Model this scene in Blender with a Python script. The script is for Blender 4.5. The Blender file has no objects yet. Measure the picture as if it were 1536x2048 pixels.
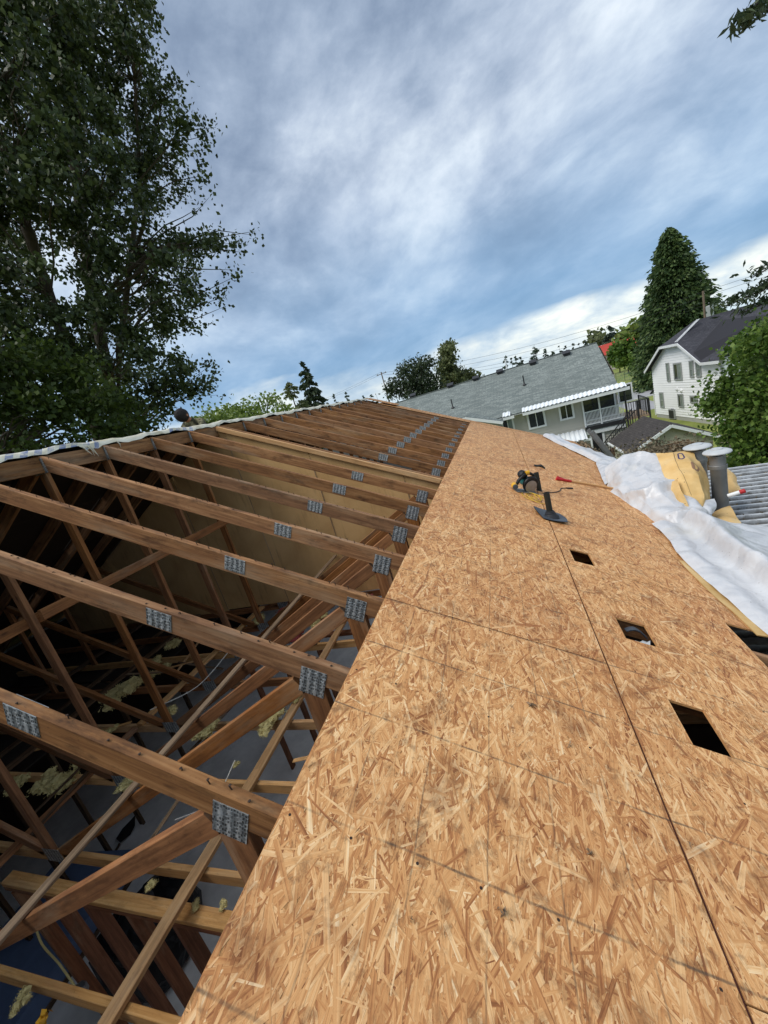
import bpy, bmesh, math, random
import numpy as np
from mathutils import Vector, Matrix
random.seed(7); RNG = np.random.default_rng(7)
S = bpy.context.scene; COL = S.collection
# ------------------------------------------------------------------ camera (solved from vanishing points)
PP = np.array([768., 1024.]); FPX = 781.47
def nrm(v): return v / np.linalg.norm(v)
_d = nrm(np.array([983 - 768., 757 - 1024., FPX])); _u = nrm(np.array([-3400 - 768., -45 - 1024., FPX]))
_n = nrm(np.cross(_d, _u)); _n = -_n if _n[1] > 0 else _n
SL = math.atan(.5); CP, SP = math.cos(SL), math.sin(SL); HC = 1.284; T0 = 2.85 * HC
_up = _n * CP + _u * SP; _rt = np.cross(_d, _up); _rt = _rt if _rt[0] > 0 else -_rt
MW = np.array([_rt, _d, _up])
CAM = np.array([T0 * CP + HC * SP, 0, -T0 * SP + HC * CP])
def ray(px, py): return MW @ np.array([px - PP[0], py - PP[1], FPX])
def onY(px, py, y): r = ray(px, py); return CAM + r * (y - CAM[1]) / r[1]
def onX(px, py, x): r = ray(px, py); return CAM + r * (x - CAM[0]) / r[0]
def onZ(px, py, z): r = ray(px, py); return CAM + r * (z - CAM[2]) / r[2]
def at(px, py, dist): r = ray(px, py); return CAM + r * dist / math.hypot(r[0], r[1])     # horizontal distance
def onplane(px, py, P0, N): r = ray(px, py); return CAM + r * (np.dot(N, np.array(P0) - CAM) / np.dot(N, r))
def roofpt(t, y, h=0.): return np.array([t * CP + h * SP, y, -t * SP + h * CP])
def roofpx(px, py, h=0.):
    P = onplane(px, py, roofpt(0, 0, h), np.array([SP, 0, CP])); return P
cam = bpy.data.cameras.new('camera'); camo = bpy.data.objects.new('camera', cam); COL.objects.link(camo)
cam.sensor_fit = 'HORIZONTAL'; cam.sensor_width = 36; cam.lens = 36 * FPX / 1536; cam.clip_start = .05; cam.clip_end = 5000
mx = Matrix.Identity(4)
for i, c in enumerate((MW @ np.array([1., 0, 0]), MW @ np.array([0., -1, 0]), MW @ np.array([0., 0, -1]))):
    for j in range(3): mx[j][i] = c[j]
for j in range(3): mx[j][3] = CAM[j]
camo.matrix_world = mx; S.camera = camo
S.render.engine = 'CYCLES'
S.view_settings.view_transform = 'Standard'; S.view_settings.look = 'None'; S.view_settings.gamma = 1; S.view_settings.exposure = .9
# ------------------------------------------------------------------ node helpers
class NT:
    def __init__(s, nt): s.nt = nt
    def n(s, typ, ins=None, **kw):
        nd = s.nt.nodes.new(typ)
        for k, v in kw.items(): setattr(nd, k, v)
        for k, v in (ins or {}).items():
            sk = nd.inputs[k]
            if isinstance(v, bpy.types.NodeSocket): s.nt.links.new(v, sk)
            elif isinstance(v, bpy.types.Node): s.nt.links.new(v.outputs[0], sk)
            else: sk.default_value = v
        return nd
    def math(s, op, a, b=None, c=None):
        ins = {0: a}
        if b is not None: ins[1] = b
        if c is not None: ins[2] = c
        return s.n('ShaderNodeMath', ins, operation=op).outputs[0]
    def mix(s, f, a, b, bt='MIX'):
        nd = s.nt.nodes.new('ShaderNodeMix'); nd.data_type = 'RGBA'; nd.blend_type = bt
        for i, v in ((0, f), (6, a), (7, b)):
            if isinstance(v, bpy.types.NodeSocket): s.nt.links.new(v, nd.inputs[i])
            else: nd.inputs[i].default_value = v
        return nd.outputs[2]
    def ramp(s, f, stops, interp='LINEAR'):
        nd = s.n('ShaderNodeValToRGB', {0: f}); cr = nd.color_ramp; cr.interpolation = interp
        while len(cr.elements) > 1: cr.elements.remove(cr.elements[0])
        cr.elements[0].position = stops[0][0]; cr.elements[0].color = col(stops[0][1])
        for p, c in stops[1:]: e = cr.elements.new(p); e.color = col(c)
        return nd.outputs[0]
    def noise(s, vec, scale, detail=4, rough=.55, dist=0.):
        return s.n('ShaderNodeTexNoise', {'Vector': vec, 'Scale': scale, 'Detail': detail, 'Roughness': rough, 'Distortion': dist}).outputs[0]
    def mapping(s, vec, sc=(1, 1, 1), rot=(0, 0, 0), loc=(0, 0, 0)):
        return s.n('ShaderNodeMapping', {'Vector': vec, 'Scale': sc, 'Rotation': rot, 'Location': loc}).outputs[0]
    def mapr(s, v, a, b, c=0., d=1.):
        return s.n('ShaderNodeMapRange', {0: v, 1: a, 2: b, 3: c, 4: d}).outputs[0]
def col(c):
    if isinstance(c, (int, float)): return (c, c, c, 1)
    return (*c, 1) if len(c) == 3 else c
def srgb(r, g, b):
    f = lambda x: (x / 255 / 12.92) if x / 255 <= .04045 else ((x / 255 + .055) / 1.055) ** 2.4
    return (f(r), f(g), f(b), 1)
def newmat(name):
    m = bpy.data.materials.new(name); m.use_nodes = True; nt = m.node_tree; nt.nodes.clear(); t = NT(nt)
    out = nt.nodes.new('ShaderNodeOutputMaterial'); return m, t, out
def finish(t, out, base, rough=.7, bump=None, bstr=.3, bdist=.01, metal=0., spec=.3, transl=None, extra=None):
    b = t.n('ShaderNodeBsdfPrincipled', {'Base Color': base, 'Roughness': rough, 'Metallic': metal, 'Specular IOR Level': spec})
    if bump is not None:
        bn = t.n('ShaderNodeBump', {'Height': bump, 'Strength': bstr, 'Distance': bdist}); t.nt.links.new(bn.outputs[0], b.inputs['Normal'])
    o = b.outputs[0]
    if transl is not None:
        tr = t.n('ShaderNodeBsdfTranslucent', {'Color': base}); o = t.n('ShaderNodeMixShader', {0: transl, 1: o, 2: tr.outputs[0]}).outputs[0]
    t.nt.links.new(o, out.inputs[0])
# ------------------------------------------------------------------ world
SUN_AZ, SUN_EL = -122., 56.          # azimuth from +Y towards +X, degrees
w = bpy.data.worlds.new('World'); S.world = w; w.use_nodes = True; w.node_tree.nodes.clear(); t = NT(w.node_tree)
def build_world(t):
    tc = t.n('ShaderNodeTexCoord').outputs['Generated']
    sx = t.n('ShaderNodeSeparateXYZ', {0: tc}); X, Y, Z = sx.outputs
    sky = t.n('ShaderNodeTexSky', sky_type='NISHITA', sun_disc=False, sun_elevation=math.radians(SUN_EL), sun_rotation=math.radians(SUN_AZ)).outputs[0]
    el = t.math('MULTIPLY', t.math('ARCSINE', Z), 57.2958)
    zc = t.math('ADD', t.math('MAXIMUM', Z, 0.), .26)
    vec = t.n('ShaderNodeCombineXYZ', {0: t.math('DIVIDE', X, zc), 1: t.math('DIVIDE', Y, zc), 2: 0.}).outputs[0]
    rot = math.radians(-42.)
    rv = t.mapping(vec, rot=(0, 0, rot), loc=(2.3, 4.1, 0))
    wp = t.n('ShaderNodeTexNoise', {'Vector': rv, 'Scale': .9, 'Detail': 3, 'Roughness': .5}).outputs[1]
    wv_ = t.n('ShaderNodeVectorMath', {0: t.n('ShaderNodeVectorMath', {0: wp, 1: (.5, .5, .5)}, operation='SUBTRACT').outputs[0], 3: .55}, operation='SCALE').outputs[0]
    st = t.mapping(t.n('ShaderNodeVectorMath', {0: rv, 1: wv_}, operation='ADD').outputs[0], sc=(1.0, .74, 1))    # masses drawn out towards front-left
    n1 = t.noise(st, 1.7, 9, .54, 0.); n2 = t.noise(t.mapping(st, loc=(9, 4, 2)), 4.6, 8, .58, 0.)
    n3 = t.noise(t.mapping(rv, sc=(1, .7, 1), loc=(5, 2.6, 0)), .8, 4, .5)
    den = t.math('ADD', t.math('ADD', t.math('MULTIPLY', n1, .66), t.math('MULTIPLY', n2, .32)), t.math('ADD', t.math('MULTIPLY', n3, .36), t.math('MULTIPLY', t.math('SUBTRACT', t.noise(t.mapping(tc, sc=(1, 1, 1.5), rot=(0, 0, .6)), 3.6, 9, .6, .25), .5), .50)))
    cl = t.ramp(den, [(.46, srgb(94, 108, 130)), (.55, srgb(116, 131, 152)), (.62, srgb(138, 152, 171)), (.69, srgb(162, 174, 190)), (.77, srgb(190, 200, 210)), (.88, srgb(224, 229, 233))])
    # dark blue rain band low over the horizon
    wob = t.math('MULTIPLY', t.math('SUBTRACT', t.noise(tc, 3.2, 5, .55), .5), 11.)
    elw = t.math('ADD', el, wob)
    low = t.ramp(t.mapr(elw, 0., 30.), [(0., srgb(112, 150, 184)), (.30, srgb(106, 145, 181)), (.6, srgb(124, 155, 185)), (1., srgb(150, 168, 195))])
    low = t.mix(.3, low, cl)
    c = t.mix(t.mapr(elw, 9., 27.), low, cl)
    # bright cumulus bank along the horizon
    cz = t.mapping(tc, sc=(1, 1, 2.6))
    pu = t.noise(cz, 7., 7, .6, .25)
    elb = t.math('ADD', el, t.math('MULTIPLY', t.math('SUBTRACT', t.noise(cz, 4., 4, .5), .5), 9.))
    bank = t.ramp(pu, [(.34, srgb(150, 168, 186)), (.47, srgb(184, 196, 204)), (.58, srgb(212, 216, 212)), (.7, srgb(236, 235, 224))])
    gapn = t.mapr(t.noise(t.mapping(tc, sc=(1, 1, .2), loc=(1.3, .4, 0)), 2.4, 3, .5), .38, .50, .6, 1.)
    c = t.mix(t.math('MULTIPLY', t.mapr(elb, 6.6, 4.6), gapn), c, bank)
    c = t.mix(t.mapr(el, 2.4, 0.), c, srgb(186, 202, 212))
    c = t.mix(t.mapr(el, -1., -6.), c, srgb(90, 96, 90))
    # thin clear patches let the Nishita sky through
    skyd = t.n('ShaderNodeVectorMath', {0: sky, 3: .09}, operation='SCALE').outputs[0]
    c = t.mix(.12, c, skyd)
    bg = t.n('ShaderNodeBackground', {0: c, 1: .84}); out = t.n('ShaderNodeOutputWorld', {0: bg.outputs[0]})
build_world(t)
sl = bpy.data.lights.new('sun', 'SUN'); sl.energy = 1.5; sl.angle = math.radians(34); sl.color = (1, .955, .89)
so = bpy.data.objects.new('sun', sl); COL.objects.link(so)
a, e = math.radians(SUN_AZ), math.radians(SUN_EL)
so.rotation_euler = Vector((-math.sin(a) * math.cos(e), -math.cos(a) * math.cos(e), -math.sin(e))).to_track_quat('-Z', 'Y').to_euler()
so.location = (0, 0, 30)
# ------------------------------------------------------------------ materials
M = {}
def geo(t): return t.n('ShaderNodeNewGeometry')
def m_lumber(name, dark, mid, light, stain=.5, rough=.75):
    m, t, o = newmat(name); uv = t.n('ShaderNodeUVMap').outputs[0]; rnd = t.n('ShaderNodeObjectInfo').outputs['Random']
    off = t.n('ShaderNodeCombineXYZ', {0: t.math('MULTIPLY', rnd, 37.), 1: t.math('MULTIPLY', rnd, 91.), 2: 0.}).outputs[0]
    v = t.n('ShaderNodeVectorMath', {0: uv, 1: off}, operation='ADD').outputs[0]
    g = t.noise(t.mapping(v, sc=(2.2, 60, 1)), 1., 5, .6, .6); g2 = t.noise(t.mapping(v, sc=(1.2, 14, 1)), 1., 4, .55, 1.2)
    c = t.ramp(t.math('ADD', t.math('MULTIPLY', g, .55), t.math('MULTIPLY', g2, .45)), [(.3, dark), (.5, mid), (.68, light)])
    st = t.noise(t.mapping(v, sc=(3.0, 9, 1)), 1.3, 6, .7)
    c = t.mix(t.math('MULTIPLY', t.mapr(st, .50, .70), stain), c, tuple(x * .34 for x in dark[:3]) + (1,))
    bl_ = t.noise(t.mapping(v, sc=(.9, 5, 1), loc=(4, 4, 0)), 1.1, 5, .65)
    c = t.mix(t.math('MULTIPLY', t.mapr(bl_, .52, .72), .55), c, srgb(168, 146, 118))
    spk = t.noise(t.mapping(v, sc=(40, 60, 1)), 1., 3, .7); c = t.mix(t.mapr(spk, .62, .74, 0., .6), c, tuple(x * .3 for x in dark[:3]) + (1,))
    kn = t.n('ShaderNodeTexVoronoi', {'Vector': t.mapping(v, sc=(2.6, 7, 1)), 'Scale': 1.}).outputs[0]
    c = t.mix(t.mapr(kn, .1, .04, 0., .75), c, tuple(x * .35 for x in dark[:3]) + (1,))
    hsv = t.n('ShaderNodeHueSaturation', {'Hue': .5, 'Saturation': t.mapr(rnd, 0, 1, .92, 1.06), 'Value': t.mapr(t.math('FRACT', t.math('MULTIPLY', rnd, 7.7)), 0, 1, .82, 1.15), 'Color': c}).outputs[0]
    finish(t, o, hsv, rough, g, .25, .003); M[name] = m
m_lumber('truss_wood', srgb(96, 62, 40), srgb(140, 98, 62), srgb(176, 132, 90), .85)
m_lumber('web_wood', srgb(96, 58, 32), srgb(134, 88, 50), srgb(166, 114, 68), .55)
m_lumber('stud_wood', srgb(94, 56, 38), srgb(126, 80, 54), srgb(154, 104, 74), .4)
m_lumber('pale_wood', srgb(168, 118, 70), srgb(200, 154, 100), srgb(220, 180, 130), .45)
m_lumber('grey_wood', srgb(110, 88, 66), srgb(152, 126, 98), srgb(186, 160, 132), .5)
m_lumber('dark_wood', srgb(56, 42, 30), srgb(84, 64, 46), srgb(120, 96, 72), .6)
m_lumber('lattice_wood', srgb(70, 54, 38), srgb(112, 90, 66), srgb(146, 122, 94), .5)
def m_plain(name, c, rough=.7, var=.12, scale=6., bump=.1, metal=0., spec=.3, transl=None, dirt=0.):
    m, t, o = newmat(name); tc = t.n('ShaderNodeTexCoord').outputs['Object']
    n = t.noise(tc, scale, 6, .6); n2 = t.noise(tc, scale * .22, 4, .6)
    f = t.mapr(t.math('ADD', t.math('MULTIPLY', n, .5), t.math('MULTIPLY', n2, .5)), .3, .7, 1 - var, 1 + var)
    cc = t.n('ShaderNodeVectorMath', {0: col(c)[:3], 3: f}, operation='SCALE').outputs[0]
    if dirt: cc = t.mix(t.math('MULTIPLY', t.mapr(n2, .5, .68), dirt), cc, (.05, .045, .035, 1))
    finish(t, o, cc, rough, n, bump, .01, metal, spec, transl); M[name] = m
m_plain('concrete_floor', srgb(236, 234, 230), .85, .3, 3., .2, dirt=.3)
m_plain('black_plastic', srgb(26, 27, 30), .42, .2)
m_plain('black_rubber', srgb(44, 46, 50), .6, .25, 12)
m_plain('flashing', srgb(70, 76, 84), .5, .2, 12)
m_plain('abs_pipe', srgb(40, 42, 38), .55, .3, 18)
m_plain('teal_plastic', srgb(24, 104, 108), .38, .12)
m_plain('yellow_plastic', srgb(216, 164, 40), .45, .1)
m_plain('cord_yellow', srgb(196, 160, 60), .6, .15)
m_plain('chalk_red', srgb(66, 26, 26), .9, .3, 30)
m_plain('red_paint', srgb(176, 40, 44), .5, .2, 20)
m_plain('steel', srgb(150, 152, 156), .35, .2, 20, .1, .8)
m_plain('flue_steel', srgb(130, 130, 128), .5, .3, 5, .1, .45, dirt=.35)
m_plain('flue_cap', srgb(184, 188, 190), .55, .12, 8, .1, .05)
m_plain('white_paint', srgb(226, 228, 228), .55, .04, 3)
m_plain('white_trim', srgb(222, 224, 224), .5, .05, 4)
m_plain('grey_trim', srgb(150, 154, 152), .5, .05, 4)
m_plain('white_siding', srgb(246, 247, 248), .55, .05, .5, .05)
m_plain('beige_siding', srgb(176, 173, 162), .65, .05, .5, .05)
m_plain('tan_siding', srgb(168, 164, 142), .65, .06, .5, .05)
m_plain('dark_metal', srgb(46, 46, 48), .5, .2)
m_plain('bark', srgb(72, 64, 54), .95, .5, 9., 1.)
m_plain('bark_dark', srgb(44, 38, 32), .95, .5, 5., 1.)
m_plain('pole_wood', srgb(112, 98, 84), .9, .25, 5.)
m_plain('blue_fabric', srgb(104, 124, 158), .9, .2, 8)
m_plain('road', srgb(150, 150, 152), .9, .12, .4, .2)
m_plain('kerb', srgb(178, 178, 172), .9, .1)
m_plain('tin_white', srgb(222, 226, 228), .45, .06, 3)
m_plain('insul_yellow', srgb(206, 192, 134), .95, .25, 25., .8)
m_plain('insul_pink', srgb(150, 72, 68), .95, .35, 12., .8)
m_plain('cable_white', srgb(220, 220, 210), .5, .05)
m_plain('red_roof', srgb(168, 62, 50), .7, .1, 1.)
m_plain('far_wall', srgb(186, 176, 166), .7, .08, 1.)
m_plain('skin', srgb(150, 104, 80), .6, .05)
m_plain('hair', srgb(28, 24, 24), .8, .2, 30)
m_plain('nail_metal', srgb(60, 48, 42), .6, .2, 30, .1, .4)
m, t, o = newmat('membrane_white'); tc = t.n('ShaderNodeTexCoord').outputs['Object']       # crinkled plastic sheet, lightly soiled
wq = t.n('ShaderNodeVectorMath', {0: tc, 1: t.n('ShaderNodeVectorMath', {0: t.n('ShaderNodeTexNoise', {'Vector': tc, 'Scale': 3., 'Detail': 3}).outputs[1], 3: .35}, operation='SCALE').outputs[0]}, operation='ADD').outputs[0]
ed = t.n('ShaderNodeTexVoronoi', {'Vector': wq, 'Scale': 2.4}, feature='DISTANCE_TO_EDGE').outputs[0]; ed2 = t.n('ShaderNodeTexVoronoi', {'Vector': wq, 'Scale': 9.}, feature='DISTANCE_TO_EDGE').outputs[0]
cr = t.math('ADD', t.math('MULTIPLY', t.mapr(ed, 0., .28), 1.), t.math('MULTIPLY', t.mapr(ed2, 0., .3), .16))
c = t.ramp(t.noise(tc, 4., 5, .6), [(.35, srgb(194, 196, 200)), (.6, srgb(210, 212, 215))])
sp_ = t.n('ShaderNodeTexVoronoi', {'Vector': tc, 'Scale': 16.}).outputs[0]; c = t.mix(t.mapr(sp_, .09, .05, 0, .6), c, srgb(110, 100, 88))
c = t.mix(t.mapr(t.noise(tc, 1.8, 5, .7), .56, .74, 0, .3), c, srgb(190, 178, 150))
finish(t, o, c, .34, cr, .26, .06, spec=.5, transl=.12); M['membrane_white'] = m
m_plain('scrap_felt', srgb(38, 36, 34), .9, .3, 30)
m_plain('moss_debris', srgb(120, 110, 90), .95, .5, 22., 1., dirt=.7)
def m_glass(name, c, rough=.06):
    m, t, o = newmat(name); tc = t.n('ShaderNodeTexCoord').outputs['Object']
    cc = t.mix(t.mapr(t.noise(tc, .8, 2, .5), .35, .65), tuple(x * .4 for x in c[:3]) + (1,), c)
    finish(t, o, cc, rough, spec=.8); M[name] = m
m_glass('glass_dark', srgb(44, 52, 56)); m_glass('glass_curtain', srgb(150, 164, 160), .15)
# galvanised truss plate: punched teeth rows
m, t, o = newmat('plate_metal'); uv = t.n('ShaderNodeUVMap').outputs[0]
vv = t.n('ShaderNodeTexVoronoi', {'Vector': t.mapping(uv, sc=(105, 62, 1)), 'Scale': 1., 'Randomness': .5}, distance='CHEBYCHEV').outputs
wv = t.math('SINE', t.math('MULTIPLY', t.n('ShaderNodeSeparateXYZ', {0: uv}).outputs[0], 6.2832 / .034))
pt = t.math('ADD', t.mapr(vv[0], .10, .50), t.math('MULTIPLY', wv, .3))
c = t.ramp(pt, [(.05, srgb(82, 86, 88)), (.5, srgb(130, 136, 138)), (.85, srgb(170, 176, 177)), (1., srgb(208, 212, 212))])
c = t.mix(t.mapr(t.noise(t.n('ShaderNodeTexCoord').outputs['Object'], 22, 4), .45, .65, 0., .45), c, srgb(86, 84, 80))
finish(t, o, c, .42, pt, .8, .004, .55); M['plate_metal'] = m
# brown paper-faced board of the partition
m, t, o = newmat('gypsum_paper'); tc = t.n('ShaderNodeTexCoord').outputs['Object']
c = t.ramp(t.noise(tc, 1.6, 6, .6, .4), [(.3, srgb(188, 148, 96)), (.6, srgb(210, 172, 118)), (.8, srgb(218, 184, 134))])
c = t.mix(t.mapr(t.noise(t.mapping(tc, sc=(6, 1, 1.)), 2., 5, .6), .56, .8, 0, .5), c, srgb(110, 80, 46))
finish(t, o, c, .9, t.noise(tc, 60, 3), .1); M['gypsum_paper'] = m
# tan underside of the roofing membrane with dirt specks
m, t, o = newmat('membrane_tan'); tc = t.n('ShaderNodeTexCoord').outputs['Object']
c = t.ramp(t.noise(tc, 3., 5, .6), [(.3, srgb(196, 158, 96)), (.55, srgb(222, 188, 130)), (.75, srgb(232, 206, 156))])
sp = t.n('ShaderNodeTexVoronoi', {'Vector': tc, 'Scale': 11.}).outputs[0]
c = t.mix(t.mapr(sp, .10, .05, 0, .8), c, srgb(70, 50, 30))
finish(t, o, c, .6, t.noise(tc, 14, 4), .2, transl=.12); M['membrane_tan'] = m
# ridge membrane with blue printed stripes
m, t, o = newmat('membrane_print'); uv = t.n('ShaderNodeUVMap').outputs[0]; s3 = t.n('ShaderNodeSeparateXYZ', {0: uv}).outputs
ph = t.math('FRACT', t.math('ADD', t.math('MULTIPLY', s3[0], 9.), t.math('MULTIPLY', s3[1], 7.)))
bl = t.math('MULTIPLY', t.math('LESS_THAN', ph, .55), t.math('ADD', t.math('LESS_THAN', t.math('ABSOLUTE', t.math('SUBTRACT', s3[0], 2.35)), .75), t.math('LESS_THAN', t.math('ABSOLUTE', t.math('SUBTRACT', s3[0], 4.25)), .22)))
bl = t.math('MULTIPLY', bl, t.mapr(t.noise(t.mapping(uv, sc=(7, 22, 1)), 1., 4, .7), .40, .56, .1, .9))
c = t.mix(bl, t.ramp(t.noise(t.mapping(uv, sc=(4, 10, 1)), 1.5, 4), [(.3, srgb(196, 186, 158)), (.6, srgb(226, 222, 206))]), srgb(110, 126, 168))
finish(t, o, c, .55); M['membrane_print'] = m
# OSB: every strand is a face island with its own tone
def osb(name, cross_lines):
    m, t, o = newmat(name); g = geo(t); rnd = g.outputs['Random Per Island']; pos = g.outputs['Position']
    uv = t.n('ShaderNodeUVMap').outputs[0]
    gr = t.noise(t.mapping(uv, sc=(5, 150, 1)), 1., 4, .6, .5); gr2 = t.noise(t.mapping(uv, sc=(2.5, 40, 1)), 1., 3, .6, 1.)
    f = t.math('ADD', t.math('MULTIPLY', rnd, .55), t.math('MULTIPLY', t.math('SUBTRACT', t.math('ADD', t.math('MULTIPLY', gr, .6), t.math('MULTIPLY', gr2, .4)), .34), 1.5))
    c = t.ramp(f, [(.0, srgb(120, 76, 44)), (.18, srgb(160, 102, 60)), (.38, srgb(200, 142, 88)), (.6, srgb(220, 167, 110)), (.8, srgb(236, 192, 138)), (1., srgb(246, 218, 174))])
    # resin / weather staining over the sheet
    big = t.noise(pos, 1.1, 4, .6); med = t.noise(pos, 5.5, 5, .65); fine = t.noise(pos, 26, 4, .7)
    c = t.mix(t.mapr(big, .44, .70, 0., .22), c, srgb(176, 110, 64), 'MULTIPLY')
    c = t.mix(t.mapr(med, .52, .74, 0., .6), c, srgb(128, 88, 62), 'MULTIPLY')
    c = t.mix(t.mapr(t.noise(pos, 14, 5, .7), .54, .70, 0., .6), c, srgb(104, 70, 46))
    c = t.mix(t.mapr(fine, .58, .72, 0., .5), c, srgb(98, 62, 40))
    c = t.mix(t.mapr(t.noise(pos, 2.1, 6, .75), .58, .76, 0., .35), c, srgb(112, 92, 74))
    # red stamped edge tint, grey stud-spacing lines (printed on the sheet)
    sp3 = t.n('ShaderNodeSeparateXYZ', {0: pos}).outputs; Yw = sp3[1]; Tw = t.math('DIVIDE', sp3[0], CP)
    if cross_lines:
        wig = t.math('MULTIPLY', t.math('SUBTRACT', t.noise(pos, 2.2, 3), .5), .02)
        def line(val, origin, step, wdt):
            q = t.math('DIVIDE', t.math('SUBTRACT', t.math('ADD', val, wig), origin), step)
            return t.math('MULTIPLY', t.math('ABSOLUTE', t.math('SUBTRACT', q, t.math('ROUND', q))), step / wdt)
        brk = t.noise(pos, 7., 5, .7)
        l1 = t.math('MULTIPLY', t.mapr(line(Yw, .335, .396, .0045), 1.15, .35), t.mapr(brk, .36, .58, .05, .7))
        l2 = t.math('MULTIPLY', t.mapr(line(Tw, 3.785, .2085, .003), 1.2, .4), t.mapr(t.noise(pos, 3., 4, .7), .40, .56, .0, .5))
        l2 = t.math('MULTIPLY', l2, t.math('LESS_THAN', Tw, 4.5))
        c = t.mix(t.math('MAXIMUM', l1, l2), c, srgb(74, 66, 56))
    bmp = t.math('ADD', gr, t.math('MULTIPLY', rnd, .8))
    finish(t, o, c, .62, bmp, .45, .004, spec=.28); M[name] = m
osb('osb_marked', True)
m_plain('osb_edge', srgb(176, 128, 80), .85, .35, 40., .5)
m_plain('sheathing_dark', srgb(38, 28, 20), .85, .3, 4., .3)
# grass / foliage
def m_leaf(name, cs, transl=.3, rough=.55, spec=.25):
    m, t, o = newmat(name); g = geo(t)
    c = t.ramp(g.outputs['Random Per Island'], [(i / max(1, len(cs) - 1), x) for i, x in enumerate(cs)])
    big = t.noise(g.outputs['Position'], .45, 3, .6)
    c = t.mix(t.mapr(big, .4, .65, 0., .35), c, tuple(x * .55 for x in cs[0][:3]) + (1,))
    finish(t, o, c, rough, spec=spec, transl=transl); M[name] = m
m_leaf('leaf_cottonwood', [srgb(44, 56, 32), srgb(58, 72, 38), srgb(76, 90, 50), srgb(104, 116, 76)], .3, .45, .35)
m_leaf('leaf_bush', [srgb(48, 62, 26), srgb(64, 82, 32), srgb(88, 104, 42)], .28)
m_leaf('leaf_maple', [srgb(58, 84, 32), srgb(78, 106, 40), srgb(104, 132, 54), srgb(132, 154, 78)], .3)
m_leaf('leaf_light', [srgb(96, 118, 50), srgb(120, 140, 66), srgb(140, 156, 84)], .3)
m_leaf('leaf_poplar', [srgb(84, 94, 58), srgb(104, 112, 70), srgb(124, 130, 86)], .25)
m_leaf('needle_cedar', [srgb(46, 66, 40), srgb(64, 86, 48), srgb(84, 104, 58), srgb(100, 118, 68)], .2)
m_leaf('needle_dark', [srgb(44, 58, 40), srgb(60, 74, 50), srgb(80, 92, 64)], .2)
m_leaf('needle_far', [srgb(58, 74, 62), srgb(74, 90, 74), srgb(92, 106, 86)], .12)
m, t, o = newmat('grass'); g = geo(t); pos = g.outputs['Position']
c = t.ramp(t.noise(pos, .16, 6, .62), [(.32, srgb(104, 112, 58)), (.5, srgb(126, 136, 66)), (.66, srgb(150, 152, 88)), (.8, srgb(160, 148, 104))])
c = t.mix(t.mapr(t.noise(pos, 3., 5, .7), .45, .7, 0, .45), c, srgb(78, 92, 42))
finish(t, o, c, .95, t.noise(pos, 9, 5), .6, .05); M['grass'] = m
def m_shingle(name, a, b, c_, sc=1.):
    m, t, o = newmat(name); uv = t.n('ShaderNodeUVMap').outputs[0]
    br = t.n('ShaderNodeTexBrick', {'Vector': uv, 'Color1': a, 'Color2': b, 'Mortar': tuple(x * .45 for x in a[:3]) + (1,), 'Scale': 1., 'Mortar Size': .008, 'Bias': -.1, 'Brick Width': .33 * sc, 'Row Height': .145 * sc}, offset=.42)
    n = t.noise(uv, 7., 6, .7); c = t.mix(t.mapr(n, .42, .62, 0, .75), br.outputs[0], c_)
    c = t.mix(t.mapr(t.noise(t.mapping(uv, sc=(.5, .12, 1)), 1., 4), .45, .7, 0, .3), c, tuple(x * .6 for x in a[:3]) + (1,))
    finish(t, o, c, .92, t.math('ADD', br.outputs[1], n), .5, .02); M[name] = m
m_shingle('shingle_grey', srgb(112, 120, 117), srgb(146, 153, 148), srgb(90, 98, 97), 1.5)
m_shingle('shingle_dark', srgb(64, 64, 70), srgb(80, 80, 86), srgb(52, 52, 58), 1.)
m_shingle('shingle_brown', srgb(66, 62, 60), srgb(82, 77, 74), srgb(54, 51, 50), .9)
# weathered corrugated metal of the patio roof
m, t, o = newmat('tin_weathered_rib_shade'); pos = geo(t).outputs['Position']; py_ = t.n('ShaderNodeSeparateXYZ', {0: pos}).outputs[1]
n = t.noise(t.mapping(pos, sc=(1.2, 6, 1)), 1.5, 6, .7); n2 = t.noise(pos, 5.5, 6, .7)
c = t.ramp(n, [(.3, srgb(158, 163, 167)), (.5, srgb(192, 196, 199)), (.7, srgb(214, 217, 219))])
fr_ = t.math('FRACT', t.math('DIVIDE', t.math('SUBTRACT', py_, 1.0), .2))
gm = t.math('MAXIMUM', t.math('MULTIPLY', t.mapr(t.math('ABSOLUTE', t.math('SUBTRACT', fr_, .60)), .10, .03), t.mapr(n2, .36, .52, .35, 1.)), t.mapr(t.math('ABSOLUTE', t.math('SUBTRACT', fr_, .96)), .05, .02))  # dark lines at the foot of each rib, rib shade painted in
c = t.mix(t.math('MULTIPLY', gm, .85), c, srgb(70, 68, 64)); c = t.mix(t.mapr(n2, .56, .68, 0, .7), c, srgb(96, 93, 88))
finish(t, o, c, .5, n2, .2, .01, .1); M['tin_weathered_rib_shade'] = m
m, t, o = newmat('camo'); tc = t.n('ShaderNodeTexCoord').outputs['Object']
c = t.ramp(t.noise(tc, 12, 3, .5), [(.35, srgb(58, 58, 46)), (.48, srgb(98, 94, 72)), (.58, srgb(140, 132, 104)), (.7, srgb(70, 64, 50))], 'CONSTANT')
finish(t, o, c, .9); M['camo'] = m
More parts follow.
